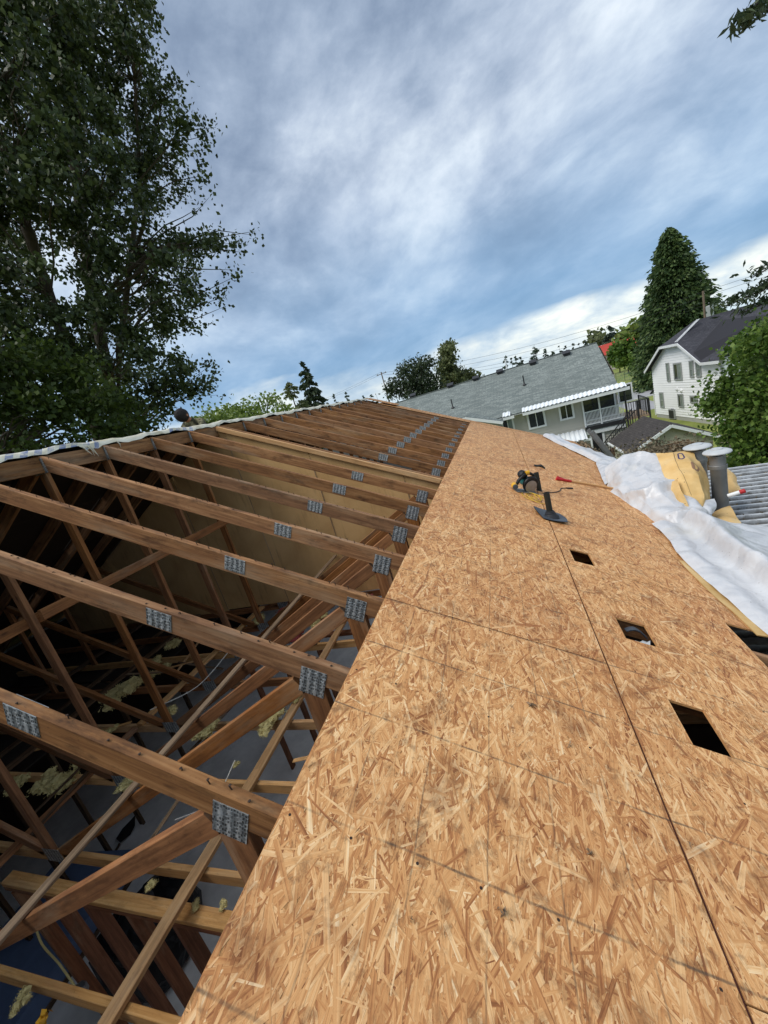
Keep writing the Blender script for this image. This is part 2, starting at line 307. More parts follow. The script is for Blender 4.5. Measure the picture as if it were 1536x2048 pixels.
# ------------------------------------------------------------------ mesh builder
class MB:
    def __init__(s): s.v = []; s.f = []; s.uv = []; s.mi = []
    def poly(s, pts, uvs=None, mi=0):
        b = len(s.v); s.v += [tuple(map(float, p)) for p in pts]; s.f.append(tuple(range(b, b + len(pts))))
        s.uv += (uvs if uvs is not None else [(0., 0.)] * len(pts)); s.mi.append(mi)
    def beam(s, p0, p1, wd, dp, side, mi=0, ch=.003, uo=None):
        """bar p0->p1; wd = size along 'side', dp = size across both"""
        p0, p1 = np.array(p0, float), np.array(p1, float); L = np.linalg.norm(p1 - p0); a = (p1 - p0) / L
        sd = np.array(side, float); sd = nrm(sd - a * (sd @ a)); n = np.cross(a, sd)
        ch = min(ch, wd * .3, dp * .3); w, d = wd / 2, dp / 2
        prof = [(-w + ch, -d), (w - ch, -d), (w, -d + ch), (w, d - ch), (w - ch, d), (-w + ch, d), (-w, d - ch), (-w, -d + ch)]
        u0 = random.random() * 20 if uo is None else uo; per = 0.
        A = [p0 + sd * x + n * y for x, y in prof]; B = [p1 + sd * x + n * y for x, y in prof]
        for i in range(8):
            j = (i + 1) % 8; e = math.dist(prof[i], prof[j])
            s.poly([A[i], A[j], B[j], B[i]], [(u0, per), (u0, per + e), (u0 + L, per + e), (u0 + L, per)], mi); per += e
        s.poly(A[::-1], [(u0 + x * .2, y) for x, y in prof[::-1]], mi); s.poly(B, [(u0 + x * .2, y + .3) for x, y in prof], mi)
        return s
    def box(s, lo, hi, mi=0, ch=.0):
        lo, hi = np.array(lo, float), np.array(hi, float); c = (lo + hi) / 2
        return s.obox(c, (1, 0, 0), (0, 1, 0), hi - lo, mi)
    def obox(s, c, ax, ay, size, mi=0):
        c = np.array(c, float); ax = nrm(np.array(ax, float)); ay = np.array(ay, float); ay = nrm(ay - ax * (ax @ ay)); az = np.cross(ax, ay)
        h = np.array(size, float) / 2; P = lambda i, j, k: c + ax * h[0] * i + ay * h[1] * j + az * h[2] * k
        sx, sy, sz = size
        for q, (a, b) in (([(-1, -1, -1), (-1, 1, -1), (1, 1, -1), (1, -1, -1)], (sy, sx)), ([(-1, -1, 1), (1, -1, 1), (1, 1, 1), (-1, 1, 1)], (sx, sy)),
                  ([(-1, -1, -1), (1, -1, -1), (1, -1, 1), (-1, -1, 1)], (sx, sz)), ([(1, -1, -1), (1, 1, -1), (1, 1, 1), (1, -1, 1)], (sy, sz)),
                  ([(1, 1, -1), (-1, 1, -1), (-1, 1, 1), (1, 1, 1)], (sx, sz)), ([(-1, 1, -1), (-1, -1, -1), (-1, -1, 1), (-1, 1, 1)], (sy, sz))):
            s.poly([P(*p) for p in q], [(0, 0), (a, 0), (a, b), (0, b)], mi)
        return s
    def tube(s, pts, r, seg=8, mi=0, caps=True):
        pts = [np.array(p, float) for p in pts]; n = len(pts); rr = r if hasattr(r, '__len__') else [r] * n
        rings = []; ref = np.array([.31, .17, .93])
        for i in range(n):
            a = nrm(pts[min(i + 1, n - 1)] - pts[max(i - 1, 0)]); x = np.cross(a, ref)
            if np.linalg.norm(x) < .05: x = np.cross(a, (1, 0, 0))
            x = nrm(x); y = np.cross(a, x)
            rings.append([pts[i] + (x * math.cos(6.2832 * k / seg) + y * math.sin(6.2832 * k / seg)) * rr[i] for k in range(seg)])
        L = 0.
        for i in range(n - 1):
            e = np.linalg.norm(pts[i + 1] - pts[i])
            for k in range(seg):
                j = (k + 1) % seg
                s.poly([rings[i][k], rings[i][j], rings[i + 1][j], rings[i + 1][k]], [(L, k / seg), (L, (k + 1) / seg), (L + e, (k + 1) / seg), (L + e, k / seg)], mi)
            L += e
        if caps: s.poly(rings[0][::-1], None, mi); s.poly(rings[-1], None, mi)
        return s
    def lathe(s, c, axis, prof, seg=20, mi=0):
        c = np.array(c, float); a = nrm(np.array(axis, float)); x = np.cross(a, (.3, .8, .1)); x = nrm(x); y = np.cross(a, x)
        R = [[c + a * z + (x * math.cos(6.2832 * k / seg) + y * math.sin(6.2832 * k / seg)) * max(r, 1e-4) for k in range(seg)] for r, z in prof]
        for i in range(len(prof) - 1):
            for k in range(seg):
                j = (k + 1) % seg; s.poly([R[i][k], R[i][j], R[i + 1][j], R[i + 1][k]], None, mi)
        return s
    def build(s, name, mats, parent=None, smooth=False, origin=None, merge=False):
        me = bpy.data.meshes.new(name); v = np.array(s.v, float)
        o = np.array(origin, float) if origin is not None else (v.min(0) + v.max(0)) / 2 * np.array([1, 1, 0]) + np.array([0, 0, v[:, 2].min()])
        me.from_pydata((v - o).tolist(), [], s.f)
        ul = me.uv_layers.new(name='UVMap'); ul.data.foreach_set('uv', np.array(s.uv, np.float32).ravel())
        for mm in (mats if isinstance(mats, (list, tuple)) else [mats]): me.materials.append(M[mm])
        me.polygons.foreach_set('material_index', np.array(s.mi, np.int32))
        if merge or smooth:
            bm = bmesh.new(); bm.from_mesh(me); bmesh.ops.remove_doubles(bm, verts=bm.verts, dist=1e-5); bmesh.ops.recalc_face_normals(bm, faces=bm.faces); bm.to_mesh(me); bm.free()
        if smooth:
            me.polygons.foreach_set('use_smooth', [True] * len(me.polygons))
            me.set_sharp_from_angle(angle=math.radians(42))
        me.update()
        ob = bpy.data.objects.new(name, me); COL.objects.link(ob)
        place(ob, o, parent); return ob
def place(ob, o, parent):
    if parent is not None:
        ob.parent = parent; ob.location = Vector(o) - WLOC.get(parent.name, Vector((0, 0, 0)))
    else: ob.location = Vector(o)
    WLOC[ob.name] = Vector(o)
WLOC = {}
def tag(o, label, cat, group=None, kind=None):
    if label: o['label'] = label
    if cat: o['category'] = cat
    if group: o['group'] = group
    if kind: o['kind'] = kind
    return o
def thing(name, loc, label, cat, group=None):
    o = bpy.data.objects.new(name, None); COL.objects.link(o); o.location = Vector(loc); WLOC[o.name] = Vector(loc); o.empty_display_size = .2
    return tag(o, label, cat, group)
def struct(o): o['kind'] = 'structure'; return o
def quads(name, V, mat, parent=None, kind=None, uv=None, origin=None, nv=4):
    """V: (N,nv,3) array of faces -> one mesh"""
    N = len(V); me = bpy.data.meshes.new(name); v = V.reshape(-1, 3)
    o = np.array(origin, float) if origin is not None else v.mean(0)
    me.vertices.add(N * nv); me.vertices.foreach_set('co', (v - o).astype(np.float32).ravel())
    me.loops.add(N * nv); me.loops.foreach_set('vertex_index', np.arange(N * nv, dtype=np.int32))
    me.polygons.add(N); me.polygons.foreach_set('loop_start', np.arange(0, N * nv, nv, dtype=np.int32)); me.polygons.foreach_set('loop_total', np.full(N, nv, np.int32))
    if uv is not None: me.uv_layers.new(name='UVMap').data.foreach_set('uv', uv.astype(np.float32).ravel())
    me.materials.append(M[mat]); me.update(calc_edges=True)
    ob = bpy.data.objects.new(name, me); COL.objects.link(ob); place(ob, o, parent)
    if kind: ob['kind'] = kind
    return ob
GROUND = -8.5
YK = lambda k: (.55 + .4725 * k) * HC
NK = 20
# ================================================================== SETTING
mb = MB(); R_ = 900
nx = 24
for i in range(nx):
    for j in range(nx):
        xs = [-R_ + 2 * R_ * q / nx for q in (i, i + 1)]; ys = [-R_ + 2 * R_ * q / nx for q in (j, j + 1)]
        mb.poly([(xs[0], ys[0], GROUND), (xs[1], ys[0], GROUND), (xs[1], ys[1], GROUND), (xs[0], ys[1], GROUND)])
struct(mb.build('ground', 'grass', origin=(0, 0, GROUND), merge=True))
# ================================================================== THE HOUSE BEING RE-ROOFED
house = thing('house_under_repair', (0, 5, GROUND), 'house with its roof half stripped to trusses and half covered in new strand board', 'house')
# storey walls and floors
mb = MB(); zt = -3.10
for x0, x1, y0, y1 in ((-4.95, -4.8, -2.5, 12.35), (4.8, 4.95, -2.5, 12.35)): mb.box((x0, y0, GROUND), (x1, y1, -2.56))
mb.box((-4.8, 12.2, GROUND), (4.8, 12.35, zt)); mb.box((-4.8, -2.5, GROUND), (4.8, -2.35, zt)); mb.box((-5.6, -2.5, zt), (-5.25, 12.4, -2.66)); mb.box((-5.3, -2.44, zt), (5.6, -2.40, -2.75))
mb.build('wall', 'beige_siding', house)
mb = MB(); mb.poly([(0, 12.31, -.16), (-5.1, 12.31, -2.75), (-5.1, 12.31, zt + .002), (5.1, 12.31, zt + .002), (5.1, 12.31, -2.75)])
mb.poly([(0, 12.34, -.16), (-5.1, 12.34, -2.75), (-5.1, 12.34, zt + .002), (5.1, 12.34, zt + .002), (5.1, 12.34, -2.75)][::-1]); mb.build('gable_wall', 'beige_siding', house)
mb = MB(); mb.box((-4.8, -2.35, -5.6), (4.8, 12.2, -5.42)); struct(mb.build('floor', 'concrete_floor'))
MB().box((-4.79, -2.3, -5.4), (-4.77, 12.1, -2.56)).build('wall_shade_sheet', 'sheathing_dark', house)  # dark sheet added over the inner wall to keep the left attic black
# left slope: old sheathing boards, dark from below
N_L = np.array([-SP, 0, CP])
def lroof(t, y, h=0.): return np.array([-t * CP - h * SP, y, -t * SP + h * CP])
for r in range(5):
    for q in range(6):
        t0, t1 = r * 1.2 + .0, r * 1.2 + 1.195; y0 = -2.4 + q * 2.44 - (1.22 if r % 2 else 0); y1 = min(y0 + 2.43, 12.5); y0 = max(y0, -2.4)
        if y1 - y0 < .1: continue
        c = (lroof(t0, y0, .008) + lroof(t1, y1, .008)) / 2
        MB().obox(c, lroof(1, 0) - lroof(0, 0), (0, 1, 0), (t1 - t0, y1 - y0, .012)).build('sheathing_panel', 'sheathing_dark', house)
# membrane lapped over the ridge
mb = MB(); ys = np.arange(-2.4, 12.5, .06); prof = []
for y in ys:
    wv = .013 * math.sin(y * 5.1) + .01 * math.sin(y * 13.7 + 1) + .006 * math.sin(y * 31); sag = -.012 * math.sin((y - 1) / 11 * 3.14)
    lo = -.012 + wv * 1.0 - (.05 * max(0, 1 - abs(y - 3.0) / .18)) * abs(math.sin(y * 24))
    prof.append([(-.9, y, -.43 + sag), (-.25, y, -.095 + sag), (-.05, y, .016 + sag), (.012, y, .04 + wv * .5 + sag), (.045, y, .024 + wv + sag), (.062, y, lo + sag)])
for i in range(len(ys) - 1):
    acc = 0.
    for j in range(5):
        e = math.dist(prof[i][j], prof[i][j + 1])
        mb.poly([prof[i][j], prof[i + 1][j], prof[i + 1][j + 1], prof[i][j + 1]], [(ys[i], acc), (ys[i + 1], acc), (ys[i + 1], acc + e), (ys[i], acc + e)]); acc += e
mb.build('ridge_membrane', 'membrane_print', house, smooth=True)
for q in range(10):      # torn shreds hanging from the membrane edge
    y = random.choice([2.9, 3.05, 3.2, 4.3, 5.0, 6.6, 9.0]) + random.uniform(-.1, .1); L = random.uniform(.05, .16)
    MB().tube([(.06, y, -.01), (.075, y + .01, -.01 - L * .4), (.07 + random.uniform(-.03, .03), y + .03, -.01 - L)], [.008, .005, .001], 4).build('membrane_shred', 'membrane_print', house)
# blocking between trusses at the ridge
for k in range(-2, NK - 1):
    y0, y1 = YK(k) + .022, YK(k + 1) - .022
    MB().beam((.035, y0, -.105), (.035, y1, -.105), .038, .14, (1, 0, 0)).build('ridge_block', 'truss_wood', house)
# ---- OSB sheets
def cell_slab(us, vs, solid, P, thick, mb, top_mi, edge_mi):
    for i in range(len(us) - 1):
        for j in range(len(vs) - 1):
            if not solid(i, j): continue
            q = [(us[i], vs[j]), (us[i + 1], vs[j]), (us[i + 1], vs[j + 1]), (us[i], vs[j + 1])]
            mb.poly([P(a, b, thick) for a, b in q], [(b, a) for a, b in q], top_mi)
            mb.poly([P(a, b, 0) for a, b in q][::-1], [(b, a) for a, b in q][::-1], edge_mi)
            for s_, (di, dj) in enumerate(((0, -1), (1, 0), (0, 1), (-1, 0))):
                ii, jj = i + di, j + dj
                if 0 <= ii < len(us) - 1 and 0 <= jj < len(vs) - 1 and solid(ii, jj): continue
                a, b = q[s_], q[(s_ + 1) % 4]
                mb.poly([P(*a, 0), P(*b, 0), P(*b, thick), P(*a, thick)], [(0, 0), (.1, 0), (.1, .01), (0, .01)], edge_mi)
HOLES = [(4.685, 4.850, 3.235, 3.49), (4.79, 4.965, 2.235, 2.455), (4.845, 5.0, 1.525, 1.78), (5.60, 6.07, 2.33, 2.81)]
TH = .011
def osb_sheet(t0, t1, y0, y1, parent, lift=0., dens=6200, jit=0.):
    hs = [h for h in HOLES if h[0] < t1 and h[1] > t0 and h[2] < y1 and h[3] > y0]
    us = sorted({t0, t1} | {min(max(a, t0), t1) for h in hs for a in h[:2]}); vs = sorted({y0, y1} | {min(max(a, y0), y1) for h in hs for a in h[2:]})
    inh = lambda u, v: any(h[0] < u < h[1] and h[2] < v < h[3] for h in hs)
    sol = lambda i, j: not inh((us[i] + us[i + 1]) / 2, (vs[j] + vs[j + 1]) / 2)
    mb = MB(); cell_slab(us, vs, sol, lambda a, b, h: roofpt(a, b, h + .001 + lift), TH, mb, 1, 1)
    # strands
    far = y0 > 5.5
    n = int((t1 - t0) * (y1 - y0) * (dens * (.62 if far else 1.)))
    ct = RNG.uniform(t0, t1, n); cy = RNG.uniform(y0, y1, n); keep = np.array([not inh(a, b) for a, b in zip(ct, cy)]); ct, cy = ct[keep], cy[keep]; n = len(ct)
    L = RNG.gamma(4.5, .0185, n).clip(.02, .2) * (1.15 if far else 1.); Wd = (L * RNG.uniform(.05, .2, n)).clip(.0025, .022) * (1.1 if far else 1.)
    big = RNG.random(n) < .12; L[big] *= 1.35; Wd[big] = (Wd[big] * 2.).clip(.01, .032)
    ang = RNG.normal(0, .5, n); wild = RNG.random(n) < .16; ang[wild] = RNG.uniform(-1.6, 1.6, wild.sum())
    dt, dy = np.sin(ang), np.cos(ang); H = RNG.uniform(.0004, .0016, n) + .001 + lift + TH; H[big] = RNG.uniform(.0004, .0013, big.sum()) + .001 + lift + TH
    loc = np.array([(-.5, -.5), (.5, -.5), (.5, .5), (-.5, .5)])
    V = np.zeros((n, 4, 3)); UV = np.zeros((n, 4, 2)); uo = RNG.uniform(0, 50, (n, 2))
    tt = np.zeros((n, 4)); yy = np.zeros((n, 4))
    for i, (a, b) in enumerate(loc):
        la = L * (a + RNG.uniform(-.12, .12, n)); lb = Wd * (b * RNG.uniform(.35, 1.15, n))
        tt[:, i] = ct + dt * la + dy * lb; yy[:, i] = cy + dy * la - dt * lb
        UV[:, i, 0] = la + uo[:, 0]; UV[:, i, 1] = lb + uo[:, 1]
    # clamp every strand to the solid cell that holds its centre (merge cells along unobstructed axes when the sheet has no hole)
    ui = np.clip(np.searchsorted(us, ct) - 1, 0, len(us) - 2); vi = np.clip(np.searchsorted(vs, cy) - 1, 0, len(vs) - 2)
    ua, va = np.array(us), np.array(vs)
    cell_has = lambda i, j: 0 <= i < len(us) - 1 and 0 <= j < len(vs) - 1 and sol(i, j)
    if hs:
        ulo, uhi, vlo, vhi = ua[ui].copy(), ua[ui + 1].copy(), va[vi].copy(), va[vi + 1].copy()
        full_u = np.array([all(sol(i, j) for i in range(len(us) - 1)) for j in range(len(vs) - 1)])[vi]     # row free of holes: strands may run the whole width
        ulo[full_u], uhi[full_u] = t0, t1
        full_v = np.array([all(sol(i, j) for j in range(len(vs) - 1)) for i in range(len(us) - 1)])[ui]
        vlo[full_v & ~full_u], vhi[full_v & ~full_u] = y0, y1
    else: ulo, uhi, vlo, vhi = np.full(n, t0), np.full(n, t1), np.full(n, y0), np.full(n, y1)
    tt = np.clip(tt, ulo[:, None] + .001, uhi[:, None] - .001); yy = np.clip(yy, vlo[:, None] + .001, vhi[:, None] - .001)
    ar = lambda i, j, k: (tt[:, j] - tt[:, i]) * (yy[:, k] - yy[:, i]) - (tt[:, k] - tt[:, i]) * (yy[:, j] - yy[:, i])
    A1, A2, A3, A4 = ar(0, 1, 2), ar(0, 2, 3), ar(0, 1, 3), ar(1, 2, 3); ok = (A1 * A2 > 0) & (A3 * A4 > 0) & (np.minimum(np.abs(A1), np.abs(A2)) > 4e-6) & (np.minimum(np.abs(A3), np.abs(A4)) > 4e-6)
    tt, yy, H, UV = tt[ok], yy[ok], H[ok], UV[ok]; n = int(ok.sum()); V = np.zeros((n, 4, 3))
    hv = H[:, None] + RNG.uniform(-.00012, .00012, (n, 4))
    V[:, :, 0] = tt * CP + hv * SP; V[:, :, 1] = yy; V[:, :, 2] = -tt * SP + hv * CP
    V = V[:, ::-1]; UV = UV[:, ::-1]
    # slab + strands in one sheet
    b = len(mb.v); o = roofpt((t0 + t1) / 2, (y0 + y1) / 2)
    me = bpy.data.meshes.new('osb_panel'); v = np.concatenate([np.array(mb.v), V.reshape(-1, 3)]) - o
    me.vertices.add(len(v)); me.vertices.foreach_set('co', v.astype(np.float32).ravel())
    li = np.concatenate([np.array([i for f in mb.f for i in f]), np.arange(n * 4) + b]).astype(np.int32)
    lt = np.array([len(f) for f in mb.f] + [4] * n, np.int32)
    me.loops.add(len(li)); me.loops.foreach_set('vertex_index', li)
    me.polygons.add(len(lt)); me.polygons.foreach_set('loop_start', np.concatenate([[0], np.cumsum(lt)[:-1]]).astype(np.int32)); me.polygons.foreach_set('loop_total', lt)
    me.materials.append(M['osb_marked']); me.materials.append(M['osb_edge'])
    me.polygons.foreach_set('material_index', np.array(mb.mi + [0] * n, np.int32))
    me.uv_layers.new(name='UVMap').data.foreach_set('uv', np.concatenate([np.array(mb.uv), UV.reshape(-1, 2)]).astype(np.float32).ravel())
    me.update(calc_edges=True); ob = bpy.data.objects.new('osb_panel', me); COL.objects.link(ob); place(ob, o, parent)
    return ob
def course(t0, t1, ystart, yend, phase):
    y = phase
    while y < yend:
        a, b = max(y + .002, ystart), min(y + 2.44 - .002, yend)
        if b - a > .05: osb_sheet(t0, t1, a, b, house)
        y += 2.44
course(3.381, 4.600, -1.6, 11.95, 1.926 - 2 * 2.44)
course(4.607, 5.735, -1.6, 11.97, 3.146 - 3 * 2.44)
course(5.740, 6.42, -1.6, 11.96, 1.926 - 3 * 2.44)
osb_sheet(.55, 3.375, 11.84, 12.42, house, .0, 1800)
osb_sheet(.12, 1.1, 11.98, 12.45, house, .05, 1800)
osb_sheet(3.38, 6.42, 11.985, 12.42, house, .0, 1800)
# ---- trusses
def truss(k):
    y = YK(k); ORD = 'first second third fourth fifth sixth seventh eighth ninth tenth eleventh twelfth'.split()
    lab = ('timber roof truss carrying the top edge of the brown partition' if k == 7 else f'timber roof truss with plated joints, {ORD[6 - k]} from the brown partition on its open side' if k < 7 else f'timber roof truss beyond the brown partition, {ORD[k - 8]} behind it')
    r = thing('roof_truss', (0, y, -3.05), lab, 'truss', 'trusses in a row across the opened roof')
    W_ = .038; D = .120; jz = random.uniform(-.004, .004)
    off = D / 2
    A = np.array([.055, y, -.0275 - .0]); 
    p0 = roofpt(.06, y, -off + jz); p1 = roofpt(6.38, y, -off + jz); MB().beam(p0, p1, W_, D, (0, 1, 0)).build('top_chord', 'truss_wood', r)
    p0 = lroof(.02, y, -off); p1 = lroof(5.98, y, -off); MB().beam(p0, p1, W_, D, (0, 1, 0)).build('top_chord', 'truss_wood', r)
    MB().beam((0, y, -.10), (-.03, y, -2.955), W_, .088, (0, 1, 0)).build('king_post', 'web_wood', r)
    MB().beam((.10, y, -2.965), (2.76, y, -1.555), W_, .09, (0, 1, 0)).build('strut', 'web_wood', r)
    MB().beam((-.11, y, -2.97), (-2.77, y, -1.575), W_, .088, (0, 1, 0)).build('strut', 'web_wood', r)
    MB().beam((2.82, y, -1.575), (2.81, y, -2.958), W_, .12, (0, 1, 0)).build('queen_post', 'web_wood', r)
    MB().beam((-2.82, y, -1.575), (-2.81, y, -2.958), W_, .088, (0, 1, 0)).build('queen_post', 'web_wood', r)
    MB().beam((-5.2, y, -3.005), (5.2, y, -3.005), W_, .09, (0, 1, 0)).build('bottom_chord', 'pale_wood' if k in (0, 1, 2, 3, 5) else 'web_wood', r)
    def plate(x, z, sx, sz, ang):
        ax = np.array([math.cos(ang), 0, -math.sin(ang)])
        MB().obox((x, y - .0205, z), ax, (0, -1, 0), (sx, .0022, sz)).build('truss_plate', 'plate_metal', r)
    # plates on the camera face and the back face
    if True:
        ax = np.array([CP, 0, -SP]); az = np.array([SP, 0, CP])
        for (x, z, sx, sz) in ((2.135 + random.uniform(-.004, .004), -1.13, .142, .098), (2.835, -1.54, .122, .142)):
            for sgn in (-1, 1):
                c = np.array([x, y + sgn * .0204, z]); mb = MB(); h, g = sx / 2, sz / 2; u0 = random.random() * 3
                q = [c - ax * h - az * g, c + ax * h - az * g, c + ax * h + az * g, c - ax * h + az * g]; uv = [(u0, 0), (u0 + sx, 0), (u0 + sx, sz), (u0, sz)]
                th = np.array([0, sgn * .0012, 0])
                mb.poly([p + th for p in (q if sgn < 0 else q[::-1])], uv if sgn < 0 else uv[::-1]); mb.poly([p - th for p in (q[::-1] if sgn < 0 else q)], uv)
                for i in range(4): j = (i + 1) % 4; mb.poly([q[i] - th, q[j] - th, q[j] + th, q[i] + th])
                mb.build('truss_plate', 'plate_metal', r)
        for x, z, sx, sz in ((.0, -.115, .17, .13), (.0, -2.985, .2, .13)):
            c = np.array([x, y - .0204, z]); mb = MB().obox(c, (1, 0, 0), (0, -1, 0), (sx, .002, sz)); mb.build('truss_plate', 'plate_metal', r)
    if k < 5:      # pulled sheathing nails along the top edge
        mb = MB()
        for q in range(46):
            tq = .15 + q * .07 + random.uniform(-.03, .03)
            if tq > 3.36: break
            if random.random() < .35: continue
            b = roofpt(tq, y + random.uniform(-.012, .012), -.004); hh = random.uniform(.008, .022)
            mb.tube([b, b + np.array([random.uniform(-.006, .006), random.uniform(-.004, .004), hh])], .0022, 5); mb.lathe(b + np.array([0, 0, hh]), (0, 0, 1), [(.0001, .002), (.005, .0015), (.005, 0), (.0001, 0)], 6)
        ob = mb.build('nail_stubs', 'nail_metal', r); ob['kind'] = 'stuff'
    return r
for k in range(-2, NK): truss(k)
# ---- braces running along the roof
def along(name, mat, pts, wd, dp, side, label, cat='brace', group=None):
    mb = MB()
    for a, b in zip(pts[:-1], pts[1:]): mb.beam(a, b, wd, dp, side)
    return tag(mb.build(name, mat), label, cat, group)
for y0, y1, dz, lab in ((-2.0, 2.62, 0, 'short brown horizontal brace nailed across the nearest king posts'), (1.95, 4.42, .0, 'long brown horizontal brace running along the king posts to the partition')):
    x = -.068 if y0 < 0 else .068
    along('horizontal_brace', 'web_wood', [(x, y0, -1.27 + dz), (x, y1, -1.31 + dz)], .038, .088, (1, 0, 0), lab)
along('batten', 'grey_wood', [(1.17, .15, -2.32), (1.22, 1.95, -2.285), (1.20, 3.6, -2.29), (1.22, 4.88, -2.275)], .055, .02, (1, 0, 0), 'long thin weathered batten lying over the truss struts', 'batten')
along('runner_board', 'pale_wood', [(1.46, -.3, -2.935), (1.47, 2.0, -2.935), (1.40, 4.88, -2.935)], .085, .032, (1, 0, 0), 'pale runner board laid across the bottom chords with yellow foam on it', 'board')
along('runner_board', 'web_wood', [(-.42, -.5, -2.938), (-.44, 2.45, -2.938)], .085, .03, (1, 0, 0), 'brown runner board beside the king post feet at the near end', 'board')
along('runner_board', 'pale_wood', [(-.43, 2.5, -2.938), (-.36, 4.88, -2.938)], .085, .03, (1, 0, 0), 'light brown runner board beside the king post feet towards the partition', 'board')
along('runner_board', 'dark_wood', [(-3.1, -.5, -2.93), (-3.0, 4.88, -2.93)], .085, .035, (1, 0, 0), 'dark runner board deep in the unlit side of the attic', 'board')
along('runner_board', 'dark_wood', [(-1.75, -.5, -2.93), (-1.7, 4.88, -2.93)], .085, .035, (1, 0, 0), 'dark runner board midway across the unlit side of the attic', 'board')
# ---- brown board partition across the attic
part = thing('partition_wall', (0, 4.92, -2.95), 'brown paper-faced board partition closing off the attic', 'partition')
def roofline(x): return -abs(x) * .5 - .012
edges = [-4.9, -3.5, -2.28, -1.06, .15, 1.32, 2.53, 3.74, 4.9]
for a, b in zip(edges[:-1], edges[1:]):
    a += .003; b -= .003; y0, y1 = 4.905, 4.9185; mb = MB(); mids = [a] + ([0.] if a < 0 < b else []) + [b]
    topv = [(x, roofline(x)) for x in mids]; zb = -2.93 + random.uniform(-.02, .02); out = [(a, zb), (b, zb)] + topv[::-1]
    mb.poly([(x, y0, z) for x, z in out], [(x, z) for x, z in out]); mb.poly([(x, y1, z) for x, z in out][::-1], None)
    for i in range(len(out)):
        p, q = out[i], out[(i + 1) % len(out)]; mb.poly([(p[0], y0, p[1]), (p[0], y1, p[1]), (q[0], y1, q[1]), (q[0], y0, q[1])])
    mb.build('gypsum_panel', 'gypsum_paper', part)
for x in (.15, 1.32, 2.53, -1.06):
    MB().beam((x, 4.9, roofline(x) - .14), (x + .005, 4.9, -2.93), .012, .006, (1, 0, 0)).build('joint_strip', 'grey_wood', part)
for i, (dz, y) in enumerate(((.0, 4.885), (.0, 4.862))):
    MB().beam(roofpt(.1, y, -.03 - dz), roofpt(3.36, y, -.03 - dz), .019, .06, (0, 1, 0)).build('nailing_strip', 'pale_wood', part)
# ---- framing and things below the trusses
sw = thing('stud_wall', (1.0, 1.14, -5.42), 'reddish stud wall with its top plates exposed below the trusses', 'stud wall')
MB().beam((-.4, 1.16, -3.075), (3.6, 1.12, -3.075), .09, .038, (0, 1, 0)).build('top_plate', 'pale_wood', sw)
MB().beam((-.4, 1.16, -3.116), (3.6, 1.12, -3.116), .09, .038, (0, 1, 0)).build('top_plate', 'stud_wood', sw)
MB().beam((-.4, 1.16, -5.40), (3.6, 1.12, -5.40), .09, .038, (0, 1, 0)).build('bottom_plate', 'stud_wood', sw)
for i in range(10): x = -.3 + i * .405; MB().beam((x, 1.155, -5.38), (x, 1.15, -3.136), .038, .088, (1, 0, 0)).build('stud', 'stud_wood', sw)
sw = thing('stud_wall', (.6, 4.1, -5.42), 'short stud wall on the grey floor towards the partition', 'stud wall')
MB().beam((-.5, 4.1, -3.08), (3.6, 4.1, -3.08), .09, .038, (0, 1, 0)).build('top_plate', 'stud_wood', sw)
for i in range(6): x = -.3 + i * .62; MB().beam((x, 4.1, -5.42), (x, 4.1, -3.1), .038, .088, (1, 0, 0)).build('stud', 'stud_wood', sw)
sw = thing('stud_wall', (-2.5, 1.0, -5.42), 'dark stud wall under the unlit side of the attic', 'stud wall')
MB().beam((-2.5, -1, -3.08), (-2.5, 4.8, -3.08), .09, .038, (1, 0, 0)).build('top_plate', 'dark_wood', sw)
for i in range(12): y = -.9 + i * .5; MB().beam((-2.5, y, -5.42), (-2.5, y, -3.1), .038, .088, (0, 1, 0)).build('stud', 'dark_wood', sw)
for y, lab in ((.47, 'pale ceiling joist at the very near edge of the opening'),):
    tag(MB().beam((-.6, y + .06, -3.09), (3.4, y, -3.09), .07, .06, (0, 1, 0)).build('ceiling_joist', 'pale_wood' if y < .6 else 'stud_wood'), lab, 'joist')
mb = MB()
for y, s_ in ((-2.42, 1), (-2.39, -1)): q = [(0, y, -.06), (-5.4, y, -2.75), (5.4, y, -2.75)]; mb.poly(q if s_ > 0 else q[::-1])
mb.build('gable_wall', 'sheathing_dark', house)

for i in range(5):      # old ceiling remains, added blackish so roof holes and left attic read dark
    MB().box((-4.79, -2.3 + i * 2.9, -3.10), (-1.45 - .3 * (i % 2), .55 + i * 2.9, -3.085)).build('ceiling_shade_panel', 'bark_dark', house)
    MB().box((3.45, -2.3 + i * 2.9, -3.10), (4.79, .55 + i * 2.9, -3.085)).build('ceiling_shade_panel', 'bark_dark', house)
# ================================================================== NEIGHBOURING HOUSES
def lap_wall(mb, P, outline, course=.19, proud=.032, mi=0):
    """lapped siding: P(a,z,out) -> point; outline = polygon in (a,z); every course is a slanted board with a lip"""
    zs = [z for _, z in outline]; z = min(zs); zmax = max(zs)
    def span(zz):
        xs = []
        for i in range(len(outline)):
            (a0, z0), (a1, z1) = outline[i], outline[(i + 1) % len(outline)]
            if (z0 > zz) != (z1 > zz): xs.append(a0 + (a1 - a0) * (zz - z0) / (z1 - z0))
        return (min(xs), max(xs)) if xs else None
    while z < zmax - .01:
        z2 = min(z + course, zmax); s0, s1 = span(z + .002), span(z2 - .002)
        if s0 and s1:
            mb.poly([P(s0[0], z, proud), P(s0[1], z, proud), P(s1[1], z2, 0), P(s1[0], z2, 0)], None, mi)
            mb.poly([P(s0[0], z, 0), P(s0[1], z, 0), P(s0[1], z, proud), P(s0[0], z, proud)], None, mi)
        z = z2
